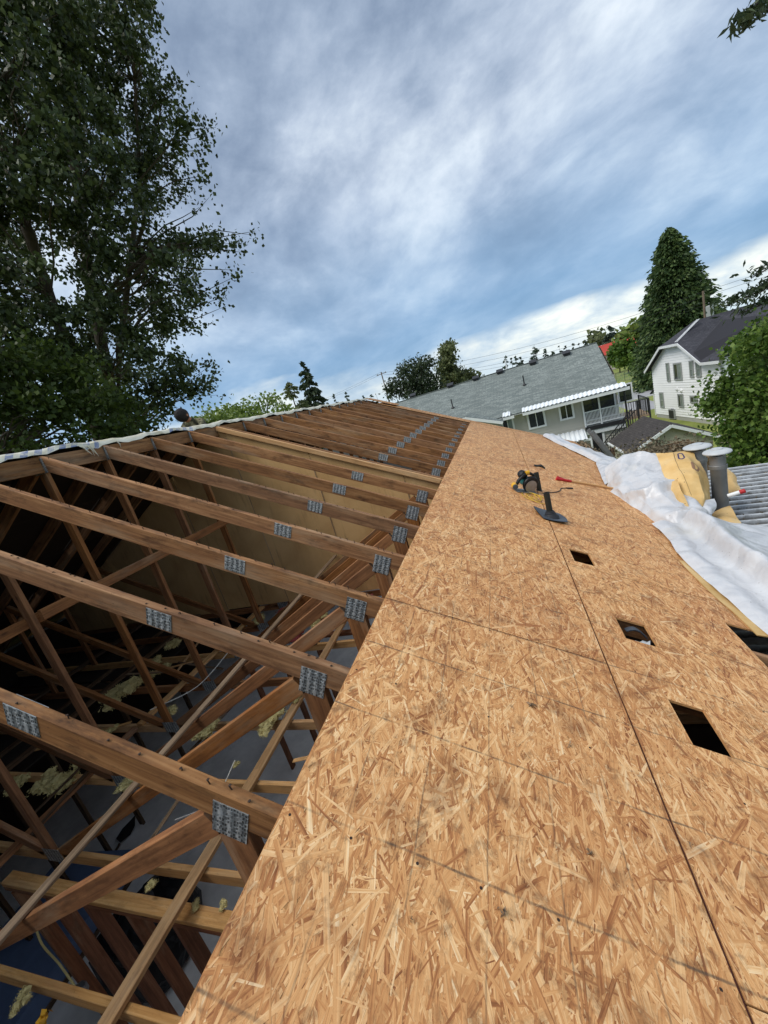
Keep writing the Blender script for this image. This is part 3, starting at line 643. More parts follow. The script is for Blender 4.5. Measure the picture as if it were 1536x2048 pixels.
def roof_quad(mb, pts, U, V, thick=.08, mi=0, und=None):
    pts = [np.array(p, float) for p in pts]; n = nrm(np.cross(pts[1] - pts[0], pts[2] - pts[0])); n = n if n[2] > 0 else -n
    o = pts[0]; uv = [((p - o) @ U, (p - o) @ V) for p in pts]
    a, b, c = pts[0], pts[1], pts[2]
    if np.cross(b - a, c - a)[2] < 0: pts = pts[::-1]; uv = uv[::-1]
    mb.poly(pts, uv, mi); lo = [p - n * thick for p in pts]; mb.poly(lo[::-1], None, mi if und is None else und)
    for i in range(len(pts)): j = (i + 1) % len(pts); mb.poly([lo[i], lo[j], pts[j], pts[i]], None, mi if und is None else und)
class Frame:
    """vertical wall plane: origin o, along e, outward normal n"""
    def __init__(s, o, e, n): s.o = np.array(o, float); s.e = nrm(np.array(e, float)); s.n = nrm(np.array(n, float))
    def P(s, a, z, out=0.): return s.o + s.e * a + np.array([0, 0, z - s.o[2]]) + s.n * out
    def px(s, x, y, out=0.): p = onplane(x, y, s.o + s.n * out, s.n); return float((p - s.o) @ s.e), float(p[2])
def window(fr, a0, a1, z0, z1, parent, mull=1, glass='glass_dark', frame='white_trim', fw=.09, out=.03, hbar=False):
    w_ = MB(); T = .06
    for (x0, x1, y0, y1) in ((a0 - fw, a1 + fw, z1, z1 + fw), (a0 - fw, a1 + fw, z0 - fw, z0), (a0 - fw, a0, z0, z1), (a1, a1 + fw, z0, z1)):
        w_.obox(fr.P((x0 + x1) / 2, (y0 + y1) / 2, out + T / 2), fr.e, fr.n, (x1 - x0, T, y1 - y0))
    ob = w_.build('window', frame, parent)
    n = mull + 1
    for i in range(n):
        xa, xb = a0 + (a1 - a0) * i / n, a0 + (a1 - a0) * (i + 1) / n
        MB().obox(fr.P((xa + xb) / 2, (z0 + z1) / 2, out + .02), fr.e, fr.n, (xb - xa - .004, .012, z1 - z0)).build('pane', ('glass_dark' if i == 0 else 'glass_curtain') if glass == 'mixed' else glass, ob)
        if i: MB().obox(fr.P(xa, (z0 + z1) / 2, out + .04), fr.e, fr.n, (.05, .04, z1 - z0 - .004)).build('mullion', frame, ob)
    if hbar: MB().obox(fr.P((a0 + a1) / 2, (z0 + z1) * .5, out + .043), fr.e, fr.n, (a1 - a0, .04, .05)).build('mullion', frame, ob)
    return ob
# ---- grey-roofed two-storey house
RO = np.array([11.9, 30.0, -3.4]); e_ = nrm(np.array([.9948, -.1015, 0])); m_in = np.array([.1015, .9948, 0]); n_out = -m_in
nb = thing('neighbour_house', RO + m_in * 6 + np.array([-9, 0, GROUND + 3.4]), 'beige two-storey house with a long grey shingle roof and white balcony', 'house')
F1 = Frame(RO + m_in * .65, e_, n_out)
rp = lambda a, b, z: RO + e_ * a + m_in * b + np.array([0, 0, z])
mb = MB(); RISE = 3.28; DEP = 8.0; AL = -20.5; AR = -.35
UV_V = nrm(m_in * DEP + np.array([0, 0, RISE]))
roof_quad(mb, [rp(AL, 0, .05), rp(AR, 0, .05), rp(AR, DEP, RISE), rp(AL, DEP, RISE)], e_, UV_V, .1)
roof_quad(mb, [rp(AL, DEP, RISE - .003), rp(AR, DEP, RISE - .003), rp(AR, 2 * DEP, .05), rp(AL, 2 * DEP, .05)], e_, nrm(m_in * DEP - np.array([0, 0, RISE])), .1)
nroof = mb.build('roof', 'shingle_grey', nb)
MB().beam(rp(AL, DEP, RISE + .02), rp(AR, DEP, RISE + .02), .26, .05, m_in).build('ridge_cap', 'shingle_grey', nroof)
for px in (826, 901, 952, 1000, 1066, 1133):   # low roof vents near the ridge
    c = onplane(px, 797 - (px - 792) * .275 + 6, rp(0, 0, .05), np.cross(e_, UV_V)); mb = MB().obox(c + np.array([0, 0, .1]), e_, UV_V, (.5, .5, .14)); mb.obox(c + np.array([0, 0, .2]), e_, UV_V, (.6, .6, .06)); mb.build('roof_vent', 'dark_metal', nroof)
for px, py, hh in ((906, 816, .75), (1049, 770, .75)):
    c = onplane(px, py, rp(0, 0, .05), np.cross(e_, UV_V)); mb = MB().tube([c, c + np.array([0, 0, hh])], .05, 8); mb.lathe(c, (0, 0, 1), [(.16, 0), (.1, .08), (.05, .14)], 10); mb.build('vent_pipe', 'dark_metal', nroof)
c = onplane(1013, 733, rp(0, DEP, RISE), m_in); MB().tube([c - np.array([0, 0, .4]), c + np.array([0, 0, .6])], .07, 8).build('vent_pipe', 'white_trim', nroof)
zf = F1.px(1250, 836)[1]                     # balcony floor level from the picture
aB0, _ = F1.px(1166, 830); aB1, _ = F1.px(1247, 815)
mb = MB(); lap_wall(mb, F1.P, [(AL + .4, GROUND), (aB1 - .0, GROUND), (aB1 - .0, zf - .35), (aB0, zf - .35), (AL + .4, zf - .35)], .2)
lap_wall(mb, F1.P, [(AL + .4, zf - .35), (aB0, zf - .35), (aB0, -3.35), (AL + .4, -3.35)], .2)
# recessed balcony back wall and the right side wall
F2 = Frame(RO + m_in * 2.6, e_, n_out); lap_wall(mb, F2.P, [(aB0, zf), (aB1, zf), (aB1, -2.6), (aB0, -2.6)], .2)
F3 = Frame(F1.P(aB1, -3.4), m_in, e_); lap_wall(mb, F3.P, [(0, GROUND), (14, GROUND), (14, zf), (2.0, zf), (2., zf), (0, zf)], .2); lap_wall(mb, F3.P, [(2.0, zf), (14, zf), (14, -3.3), (7.35, -.45), (2.0, -2.55)], .2)
FL = Frame(F1.P(AL + .4, -3.4), m_in, -e_); lap_wall(mb, FL.P, [(0, GROUND), (14.5, GROUND), (14.5, -3.4), (7.35, -.45), (0, -3.4)], .2)
FB = Frame(RO + m_in * 15.4, e_, m_in); lap_wall(mb, FB.P, [(AL + .4, GROUND), (aB1, GROUND), (aB1, -3.4), (AL + .4, -3.4)], .2)
F4 = Frame(F1.P(aB0, -3.4), m_in, e_); lap_wall(mb, F4.P, [(0, zf), (1.95, zf), (1.95, -3.0), (0, -3.35)], .2)
mb.build('wall', 'beige_siding', nb)
# eave: soffit, fascia and the white corrugated sheets along the eave
MB().obox((rp(AL, .33, -.04) + rp(AR, .33, -.04)) / 2, e_, m_in, (AR - AL, .62, .03)).build('soffit', 'white_trim', nb)
def corrugated(mb, p, u, v, Lu, Lv, pitch, amp, mi=0, pat=None):
    """sheet: ribs run along v, repeated along u"""
    pat_ = pat or [(0, 0), (.25, 1), (.5, 1), (.75, 0)]; n = int(Lu / pitch) * len(pat_); U = nrm(np.array(u, float)); V = nrm(np.array(v, float)); N = nrm(np.cross(U, V)); N = N if N[2] > 0 else -N
    sp = [((i // len(pat_) + pat_[i % len(pat_)][0]) * pitch, pat_[i % len(pat_)][1] * amp) for i in range(n + 1)]
    for i in range(n):
        (s0, h0), (s1, h1) = sp[i], sp[i + 1]
        q = [p + U * s0 + N * h0, p + U * s1 + N * h1, p + U * s1 + N * h1 + V * Lv, p + U * s0 + N * h0 + V * Lv]
        mb.poly(q, None, mi); mb.poly([x - N * .012 for x in q][::-1], None, mi)
aG0 = F1.px(1008, 835)[0]; a_end = F1.px(1253, 772)[0]
aS1 = F1.px(1030, 832)[0]; aS2 = F1.px(1046, 826)[0]
for x0, x1 in ((aG0, aS1), (aS2, a_end)):
    mb = MB(); corrugated(mb, rp(x0 - 0, -.42, .05), e_, m_in * .8 + np.array([0, 0, .30]), x1 - x0, .66, .27, .05); mb.build('eave_sheet', 'tin_white', nb)
    MB().beam(rp(x0, -.36, -.1), rp(x1, -.36, -.1), .05, .2, m_in).build('fascia_board', 'white_trim', nb)
# front gable porch roof
g0, zg0 = F1.px(925, 832); g1, zg1 = F1.px(1006, 838); gm, zgm = F1.px(944, 817, 1.5)
GA, GB, GM, GZ, GT = g0 - 2.2, g1 + .1, (g0 - 2.2 + g1 + .1) / 2, -3.55, -2.55
GO = 1.6
mb = MB()
for s_, (x0, x1) in enumerate(((GM, GA), (GM, GB))):
    roof_quad(mb, [F1.P(x0, GT, GO), F1.P(x1, GZ, GO), F1.P(x1, GZ, -.6), F1.P(x0, GT, -3.2)], m_in, nrm(F1.P(x1, GZ, 0) - F1.P(x0, GT, 0)), .07)
mb.build('porch_roof', 'shingle_grey', nb)
for x0, x1 in ((GM, GA), (GM, GB)): MB().beam(F1.P(x0, GT - .13, GO + .03), F1.P(x1, GZ - .13, GO + .03), .05, .2, n_out).build('barge_board', 'white_trim', nb)
Fg = Frame(F1.o + n_out * 1.3, e_, n_out); mb = MB(); lap_wall(mb, Fg.P, [(GA + .3, GROUND), (GB - .3, GROUND), (GB - .3, GZ), (GM, GT - .1), (GA + .3, GZ)], .2)
Fgs = Frame(Fg.P(GB - .3, GZ), m_in, e_); lap_wall(mb, Fgs.P, [(0, GROUND), (1.3, GROUND), (1.3, GZ), (0, GZ)], .2); mb.build('porch_wall', 'beige_siding', nb)
# windows
for (x0, y0), (x1, y1), gl in (((1057, 833), (1089, 845), 'glass_dark'), ((1120, 815), (1145, 828), 'glass_dark'), ((1006, 848), (1027, 858), 'mixed')):
    a0, za = F1.px(x0, y0); a1, zb = F1.px(x1, y1); zc = (za + zb) / 2; window(F1, a0, a1, zc - .5, zc + .5, nb, 1, gl, fw=.13)
a0, a1 = aB0 + .25, aB1 - 1.1; window(F2, a0, a0 + 2.0, zf + .15, zf + 2.05, nb, 1); window(F2, a0 + 2.35, a0 + 3.1, zf + .9, zf + 2.0, nb, 0)
# balcony deck, rail, balusters, posts
bal = MB().obox(F1.P((aB0 + aB1) / 2, zf - .17, -.9), e_, m_in, (aB1 - aB0, 2.2, .3)).build('balcony', 'grey_trim', nb)
MB().beam(F1.P(aB0, zf - .14, .22), F1.P(aB1, zf - .14, .22), .05, .26, n_out).build('deck_edge', 'dark_metal', bal)
MB().beam(F1.P(aB0, zf - .46, .16), F1.P(aB1, zf - .46, .16), .05, .26, n_out).build('deck_trim', 'white_trim', bal)
for z_ in (.12, 1.0): MB().beam(F1.P(aB0, zf + z_, .12), F1.P(aB1, zf + z_, .12), .05, .07, n_out).build('rail', 'white_trim', bal)
nbal = 30
for i in range(nbal): a = aB0 + (aB1 - aB0) * (i + .5) / nbal; MB().beam(F1.P(a, zf + .13, .12), F1.P(a, zf + .98, .12), .035, .035, e_).build('baluster', 'white_trim', bal)
for a in (aB0 + .05, (aB0 * .57 + aB1 * .43)): MB().beam(F1.P(a, zf - .1, .12), F1.P(a, -3.42, .12), .1, .1, e_).build('post', 'white_trim', bal)
dp = [F1.P(aB1 + .12, -3.5, .3), F1.P(aB1 + .12, -3.75, .22), F1.P(aB1 + .14, GROUND, .2)]; MB().tube(dp, .06, 8).build('downpipe', 'dark_metal', nb)
# door below, lean-to and its sheet roof
a0, _ = F1.px(1183, 870); a1, _ = F1.px(1207, 890); z_ = zf - .62
d_ = MB().obox(F1.P((a0 + a1) / 2, (z_ + GROUND) / 2, .05), e_, n_out, (a1 - a0, .08, z_ - GROUND)).build('door', 'dark_metal', nb)
for a in (a0 - .07, a1 + .07): MB().obox(F1.P(a, (z_ + GROUND) / 2, .06), e_, n_out, (.14, .1, z_ - GROUND)).build('door_frame', 'white_trim', d_)
MB().lathe(F1.P(a1 - .1, GROUND + 1., .1), n_out, [(.03, 0), (.03, .05), (.0, .06)], 8).build('handle', 'steel', d_)
la0, _ = F1.px(1098, 882); la1, _ = F1.px(1176, 866)
zl = F1.px(1150, 862)[1]; mb = MB(); corrugated(mb, F1.P(la0 - .6, zl, .05), e_, n_out * 1.0 + np.array([0, 0, -.28]), la1 - la0 + .6, 1.7, .3, .06); mb.build('lean_to_sheet', 'tin_white', nb)
for i in range(4): a = la0 + (la1 - la0) * i / 3; MB().beam(F1.P(a, GROUND, 1.6), F1.P(a, zl - .5, 1.6), .09, .09, e_).build('lean_to_post', 'white_trim', nb)
MB().beam(F1.P(la0 - .6, zl - .52, 1.6), F1.P(la1, zl - .52, 1.6), .05, .14, n_out).build('lean_to_beam', 'white_trim', nb)
# outside stair with black rails at the right of the house
st = thing('outdoor_stair', F1.P(aB1 - 1, GROUND, 2.2), 'black-railed outdoor stair climbing beside the garage to the deck', 'stair')
nst = 12; S0 = F1.P(aB1 - 2.3, GROUND, 1.3); S1 = F1.P(aB1 + .35, zf - .3, 1.3)
for i in range(nst): q = (i + .5) / nst; c = S0 + (S1 - S0) * q; MB().obox(c + n_out * .0, e_, n_out, (.3, 1.0, .045)).build('tread', 'dark_wood', st)
for s_ in (-.5, .5):
    MB().beam(S0 + n_out * s_ - np.array([0, 0, .1]), S1 + n_out * s_ - np.array([0, 0, .1]), .05, .25, n_out).build('stringer', 'dark_wood', st)
    MB().beam(S0 + n_out * s_ + np.array([0, 0, .95]), S1 + n_out * s_ + np.array([0, 0, .95]), .05, .06, n_out).build('rail', 'dark_metal', st)
    for i in range(20): c = S0 + (S1 - S0) * (i + .5) / 20 + n_out * s_; MB().beam(c, c + np.array([0, 0, .93]), .03, .03, e_).build('baluster', 'dark_metal', st)
MB().obox(F1.P(aB1 + .75, zf - .08, -1.2), e_, n_out, (1.3, 3.0, .15)).build('deck', 'grey_wood', st)
for a, o in ((aB1 + 1.4, .3), (aB1 + 1.4, -2.6), (aB1 + .75, .3)): MB().beam(F1.P(a, GROUND, o), F1.P(a, zf + 1.0, o), .09, .09, e_).build('deck_post', 'dark_metal', st)
for o0, o1, a0, a1 in ((.3, .3, aB1 + .2, aB1 + 1.4), (.3, -2.6, aB1 + 1.4, aB1 + 1.4)):
    MB().beam(F1.P(a0, zf + 1.0, o0), F1.P(a1, zf + 1., o1), .05, .06, (0, 0, 1)).build('rail', 'dark_metal', st)
    for i in range(9): q = (i + .5) / 9; c = F1.P(a0 + (a1 - a0) * q, zf, o0 + (o1 - o0) * q); MB().beam(c, c + np.array([0, 0, .98]), .035, .035, e_).build('baluster', 'dark_metal', st)
# ladder leaning at the house
la = onY(1180, 861, 10.4); lc = onY(1221, 913, 10.4); lad = thing('ladder', np.array([lc[0] + 1.2, 10.4, GROUND]), 'grey aluminium ladder leaning on the far eave and rising past it', 'ladder')
dl = nrm(lc - la); lb2 = la + dl * ((GROUND - la[2]) / dl[2]); sd = np.array([0, 1., 0])
for s_ in (-.2, .2): MB().beam(la + sd * s_, lb2 + sd * s_, .03, .085, sd).build('rail', 'flue_steel', lad)
for i in range(26): c = la + (lb2 - la) * (i + .6) / 26; MB().tube([c - sd * .2, c + sd * .2], .018, 6).build('rung', 'flue_steel', lad)
# ---- white house
wh_l = onZ(1314, 834, GROUND); wh_r = onZ(1455, 853, GROUND)
we = nrm((wh_r - wh_l) * np.array([1, 1, 0])); wn = np.array([we[1], -we[0], 0]); wn = wn if wn @ (CAM - wh_l) > 0 else -wn
WLEN = float(np.linalg.norm(wh_r - wh_l)); Fw = Frame(np.array([wh_l[0], wh_l[1], GROUND]), we, wn)
wh = thing('white_house', Fw.P(WLEN / 2, GROUND, -4), 'white two-storey house with lapped siding and a dark clipped-gable roof', 'house')
zeL = Fw.px(1303, 737)[1]; aP0, zP0 = Fw.px(1330, 692); aP1, zP1 = Fw.px(1367, 684); aE, zE = Fw.px(1412, 722)
zpk = (zP0 + zP1) / 2
aR = WLEN
mb = MB(); lap_wall(mb, Fw.P, [(0, GROUND + .35), (aR, GROUND + .35), (aR, zE), (aE, zE), (aP1, zpk), (aP0, zpk), (0, zeL + .1)], .21, .034)
WD = 9.0
Fws = Frame(Fw.P(aR, GROUND), -wn, we); lap_wall(mb, Fws.P, [(0, GROUND + .35), (WD, GROUND + .35), (WD, zE), (0, zE)], .2)
Fwl = Frame(Fw.P(0, GROUND), -wn, -we); lap_wall(mb, Fwl.P, [(0, GROUND + .35), (WD, GROUND + .35), (WD, zeL), (0, zeL)], .2)
mb.build('wall', 'white_siding', wh)
MB().obox(Fw.P(aR / 2, GROUND + .17, -WD / 2), we, wn, (aR - .06, WD, .36)).build('foundation', 'kerb', wh)
amid = (aP0 + aP1) / 2; zr = zpk + 1.35
mb = MB(); ov = .45
roof_quad(mb, [Fw.P(aP0, zpk + .05, ov), Fw.P(aP1, zpk + .05, ov), Fw.P(amid + .2, zr, -1.7), Fw.P(amid - .2, zr, -1.7)], we, nrm(Fw.P(amid, zr, -1.7) - Fw.P(amid, zpk, ov)), .1)
roof_quad(mb, [Fw.P(-.5, zeL - .15, ov), Fw.P(aP0, zpk + .05, ov), Fw.P(amid - .2, zr, -1.7), Fw.P(amid - .2, zr, -WD), Fw.P(-.5, zeL - .15, -WD)], wn, nrm(Fw.P(amid, zr, 0) - Fw.P(0, zeL, 0)), .1)
roof_quad(mb, [Fw.P(aE + .1, zE + .0, ov), Fw.P(aP1, zpk + .05, ov), Fw.P(amid + .2, zr, -1.7), Fw.P(amid + .2, zr, -WD), Fw.P(aE + .1, zE + .0, -WD)], wn, nrm(Fw.P(amid, zr, 0) - Fw.P(aE, zE, 0)), .1)
roof_quad(mb, [Fw.P(aE - 1.2, zE + .72, .4), Fw.P(aE, zE + .02, .42), Fw.P(aR + .4, zE + .02, .42), Fw.P(aR + .4, zE + 2.2, -3.4), Fw.P(amid + .6, zr - .3, -3.4)], we, nrm(Fw.P(0, 2.2, -3.4) - Fw.P(0, 0, .4)), .1)
wr = mb.build('roof', 'shingle_dark', wh)
for (x0, z0_), (x1, z1_) in (((-.5, zeL - .25), (aP0, zpk - .05)), ((aP0, zpk - .05), (aP1, zpk - .05)), ((aP1, zpk - .05), (aE + .1, zE - .08)), ((aE + .1, zE - .1), (aR + .35, zE - .1))):
    MB().beam(Fw.P(x0, z0_, ov + .02), Fw.P(x1, z1_, ov + .02), .05, .2, wn).build('barge_board', 'white_trim', wh)
for q in (.25, .5): MB().beam(Fw.P(aP0 + (aP1 - aP0) * (.7 + q * .35), zpk + .15, .3), Fw.P(amid + .1 + q, zr + .03, -1.65), .1, .03, we).build('roof_flashing', 'white_trim', wr)
for (x0, y0), (x1, y1), mu, hb in (((1334, 728), (1341, 760), 0, True), ((1349, 729), (1365, 757), 1, False), ((1381, 724), (1388, 752), 0, True), ((1394, 724), (1403, 751), 0, True), ((1321, 787), (1329, 813), 0, True), ((1358, 790), (1368, 812), 1, False), ((1383, 794), (1396, 804), 1, False)):
    a0, zt_ = Fw.px(x0, y0); a1, zb_ = Fw.px(x1, y1); window(Fw, a0, a1, zb_, zt_, wh, mu, 'glass_curtain' if mu == 0 else 'mixed', 'grey_trim', fw=.11, hbar=hb)
for px, py in ((1383, 712), (1355, 778), (1364, 781)): a, z_ = Fw.px(px, py); MB().lathe(Fw.P(a, z_, .0), wn, [(.12, 0), (.14, .1), (.05, .16), (0, .17)], 10).build('wall_lamp', 'white_trim', wh)
MB().tube([Fw.P(aR - .15, zE - .15, .4), Fw.P(aR - .1, zE - .5, .08), Fw.P(aR - .1, GROUND + .1, .08)], .06, 8).build('downpipe', 'grey_trim', wh)
c = at(1427, 642, 47.); mb = MB().tube([c - np.array([0, 0, 2.]), c], .16, 10); mb.lathe(c, (0, 0, 1), [(.3, 0), (.25, .12), (.02, .2)], 10); mb.build('flue', 'flue_cap', wh)
# side porch of the white house
pb_, zq = Fwl.px(1300, 770) if False else (0, 0)
mb = MB(); roof_quad(mb, [Fw.P(-.05, GROUND + 3.1, -.3), Fw.P(-1.7, GROUND + 2.2, -.3), Fw.P(-1.7, GROUND + 2.2, -3.5), Fw.P(-.05, GROUND + 3.1, -3.5)], wn, we, .1); mb.build('porch_roof', 'shingle_dark', wh)
MB().beam(Fw.P(-1.3, GROUND, -.5), Fw.P(-1.3, GROUND + 2.35, -.5), .12, .12, we).build('porch_post', 'white_trim', wh)
ac = onZ(1358, 836, GROUND); ac = ac + wn * .2; acu = thing('heat_pump', ac, 'grey outdoor heat pump unit on the grass by the white wall', 'heat pump')
MB().obox(ac + np.array([0, 0, .5]), we, wn, (.95, .75, .85)).build('casing', 'grey_trim', acu)
MB().obox(ac + np.array([0, 0, .5]) + wn * .38, we, wn, (.8, .02, .7)).build('grille', 'dark_metal', acu)
MB().lathe(ac + np.array([0, 0, .93]), (0, 0, 1), [(.34, 0), (.34, .03), (.3, .05), (0, .05)], 18).build('fan_guard', 'dark_metal', acu)
for s_ in (-.4, .4): MB().obox(ac + we * s_ + np.array([0, 0, .04]), we, wn, (.08, .7, .08)).build('foot', 'dark_metal', acu)
# ---- garage
gp = onZ(1338, 846, -5.2); gq = onZ(1286, 832, -5.2); gz = -5.2
gd = nrm((gq - gp) * np.array([1, 1, 0])); gw = np.array([gd[1], -gd[0], 0]); ze = -6.3
GD = float(np.linalg.norm(gq - gp)); GW = 2.05; dz = gz - ze
ga = thing('garage', np.array([gp[0], gp[1], GROUND]) + gd * 2.0, 'small tan garage with a dark brown shingle roof', 'garage')
mb = MB()
for s_ in (-1, 1): roof_quad(mb, [gp - gd * .25, gp - gd * .25 + gw * GW * s_ + np.array([0, 0, -dz]), gp + gd * GD + gw * GW * s_ + np.array([0, 0, -dz]), gp + gd * GD], gd, nrm(gw * GW * s_ + np.array([0, 0, -dz])), .09)
mb.build('roof', 'shingle_brown', ga)
Fq = Frame(np.array([gp[0], gp[1], GROUND]), gw, -gd); mb = MB(); zeg = gz - dz + .12
gable = [(-GW + .25, GROUND), (GW - .25, GROUND), (GW - .25, zeg), (0, gz - .12), (-GW + .25, zeg)]
lap_wall(mb, Fq.P, gable, .2)
for s_ in (-1, 1): fs = Frame(Fq.P(s_ * (GW - .25), GROUND), gd, gw * s_); lap_wall(mb, fs.P, [(0, GROUND), (GD - .3, GROUND), (GD - .3, zeg), (0, zeg)], .2)
fb = Frame(Fq.P(0, GROUND) + gd * (GD - .3), gw, gd); lap_wall(mb, fb.P, gable, .2)
mb.build('wall', 'tan_siding', ga)
for s_ in (-1, 1): MB().beam(gp - gd * .28 + np.array([0, 0, -.12]), gp - gd * .28 + gw * GW * s_ + np.array([0, 0, -dz - .12]), .05, .16, gd).build('barge_board', 'white_trim', ga)
MB().beam(gp - gd * .2 - gw * GW + np.array([0, 0, -dz - .1]), gp + gd * GD - gw * GW + np.array([0, 0, -dz - .1]), .1, .12, (0, 0, 1)).build('gutter', 'white_trim', ga)
# ---- street, lawn edge, fence, far building
def gpt(px, py, h=0.): p = onZ(px, py, GROUND); return np.array([p[0], p[1], GROUND + h])
def strip(name, mat, a, b, w_, h):
    a, b = np.array(a), np.array(b); d_ = nrm((b - a)[:2]); s_ = np.array([-d_[1], d_[0], 0]) * w_ / 2
    mb = MB(); mb.poly([a - s_ + (0, 0, h), b - s_ + (0, 0, h), b + s_ + (0, 0, h), a + s_ + (0, 0, h)]); return struct(mb.build(name, mat))
r0, r1 = gpt(1262, 800), gpt(1306, 784); dr = nrm((r1 - r0)); dr = np.array([1, -.06, 0.]) / np.linalg.norm([1, -.06, 0.])
rc = gpt(1285, 787); strip('road', 'road', rc - dr * 160, rc + dr * 160, 9.5, .004)
for s_, nm in ((5.0, 'pavement'), (-5.0, 'pavement')):
    c = rc + np.array([-dr[1], dr[0], 0]) * s_; mb = MB().obox(c + np.array([0, 0, .06]), dr, (0, 0, 1), (320, .13, .5)); struct(mb.build('kerb', 'kerb'))
dv = gpt(1290, 815); strip('driveway', 'road', dv + np.array([0, -2.5, 0]), dv + np.array([.6, 8, 0]), 3.2, .008)
lot = gpt(1240, 726); strip('car_park', 'road', lot - dr * 60, lot + dr * 40, 24, .012)
fa, fb_ = gpt(1232, 764), gpt(1320, 752); fen = thing('chain_fence', fa, 'green chain-link fence along the far lawn', 'fence')
fa2 = fa - nrm(fb_ - fa) * 25; fb2 = fb_ + nrm(fb_ - fa) * 6; Lf = np.linalg.norm(fb2 - fa2); fd = nrm(fb2 - fa2); m, t, o = newmat('chain_link')
uvn = t.n('ShaderNodeUVMap').outputs[0]; sp_ = t.n('ShaderNodeSeparateXYZ', {0: uvn}).outputs
q1 = t.math('ABSOLUTE', t.math('SUBTRACT', t.math('FRACT', t.math('MULTIPLY', t.math('ADD', sp_[0], sp_[1]), 8.)), .5)); q2 = t.math('ABSOLUTE', t.math('SUBTRACT', t.math('FRACT', t.math('MULTIPLY', t.math('SUBTRACT', sp_[0], sp_[1]), 8.)), .5))
wire = t.math('MAXIMUM', t.math('GREATER_THAN', q1, .40), t.math('GREATER_THAN', q2, .40))
pb1 = t.n('ShaderNodeBsdfPrincipled', {'Base Color': srgb(84, 110, 98), 'Roughness': .6}); tr_ = t.n('ShaderNodeBsdfTransparent')
t.nt.links.new(t.n('ShaderNodeMixShader', {0: wire, 1: tr_.outputs[0], 2: pb1.outputs[0]}).outputs[0], o.inputs[0]); M['chain_link'] = m
mb = MB(); H_ = 1.75
mb.poly([fa2, fb2, fb2 + (0, 0, H_), fa2 + np.array([0, 0, H_])], [(0, 0), (Lf, 0), (Lf, H_), (0, H_)]); mb.build('mesh', 'chain_link', fen)
for i in range(int(Lf / 2.8)): c = fa2 + fd * (i * 2.8); MB().tube([c, c + np.array([0, 0, H_ + .05])], .035, 6).build('post', 'dark_metal', fen)
MB().tube([fa2 + np.array([0, 0, H_]), fb2 + np.array([0, 0, H_])], .025, 6).build('rail', 'dark_metal', fen)
D = 150.; ra = at(1198, 705, D); rb = at(1240, 694, D); rt_ = at(1201, 697, D)
red = thing('red_roof_building', np.array([ra[0], ra[1], GROUND]), 'low pale building with a red roof across the lawn', 'building')
be = nrm((rb - ra) * np.array([1, 1, 0])); be = nrm(np.array([be[0], be[1] * .3, 0])); bn = np.array([be[1], -be[0], 0]); bn = bn if bn @ (CAM - ra) > 0 else -bn
Lb = 26.; Fb = Frame(np.array([ra[0], ra[1], GROUND]) - be * 16, be, bn); zw = at(1222, 707, D)[2]; zt2 = at(1222, 685, D)[2]
MB().obox(Fb.P(Lb / 2, (GROUND + zw) / 2, -5), be, bn, (Lb, 10, zw - GROUND)).build('wall', 'far_wall', red)
mb = MB(); roof_quad(mb, [Fb.P(-.5, zw, .6), Fb.P(Lb + .5, zw, .6), Fb.P(Lb + .5, zt2, -5), Fb.P(-.5, zt2, -5)], be, bn, .2); roof_quad(mb, [Fb.P(-.5, zw, -10.6), Fb.P(Lb + .5, zw, -10.6), Fb.P(Lb + .5, zt2, -5.01), Fb.P(-.5, zt2, -5.01)], be, bn, .2); mb.build('roof', 'red_roof', red)
for i in range(8): a = 2 + i * 3.1; MB().obox(Fb.P(a, GROUND + 2.6, .02), be, bn, (1.9, .08, 1.3)).build('window', 'glass_curtain', red)
# ---- utility poles and wires
def pole(px, pyt, D, lab, r=.14, arm=True):
    t_ = at(px, pyt, D); b = np.array([t_[0], t_[1], GROUND]); p = thing('utility_pole', b, lab, 'utility pole'); MB().tube([b, t_], [r, r * .7], 8).build('shaft', 'pole_wood', p)
    if arm: MB().beam(t_ + np.array([-1., .2, -.35]), t_ + np.array([1., -.2, -.35]), .1, .12, (0, 0, 1)).build('crossarm', 'pole_wood', p)
    for s_ in ((-.8, .8) if arm else (0.,)): MB().lathe(t_ + np.array([s_ if arm else s_ * .1, 0, -.28]), (0, 0, 1), [(.05, 0), (.07, .1), (.03, .2)], 8).build('insulator', 'grey_trim', p)
    return p, t_
p1, t1 = pole(762, 744, 75., 'leaning brown utility pole above the far end of the ridge')
p2, t2 = pole(1406, 582, 62., 'grey utility pole with a transformer behind the white house roof', .15, False)
MB().lathe(t2 + np.array([.35, -.35, -2.9]), (0, 0, 1), [(.01, 0), (.35, .02), (.35, 1.1), (.3, 1.2), (.01, 1.22)], 12).build('transformer', 'grey_trim', p2)
def wire(a, b, sag, lab):
    pts = []
    for i in range(25): q = i / 24; p = a + (b - a) * q; p = p + np.array([0, 0, -sag * 4 * q * (1 - q)]); pts.append(p)
    tag(MB().tube(pts, .016, 4).build('power_line', 'dark_metal'), lab, 'power line', 'power lines strung between the utility poles')
for i, dz in enumerate((-.1, -.6, -1.2, -1.5)):
    wire(t1 + np.array([.3 * i, 0, dz]), t2 + np.array([0, .2 * i, dz]), 1.4 + .2 * i, 'thin dark power line crossing the sky between the utility poles')
    wire(t2 + np.array([0, .2 * i, dz]), t2 + np.array([40, -14, dz + 3]), .8, 'thin dark power line running past the overhanging fir') if i < 2 else None
for i in range(2): wire(t1 + np.array([.3 * i, 0, -.3 * i]), t1 + np.array([-60, 30, 1 - i * .4]), 1.5, 'thin dark power line trailing off behind the ridge')
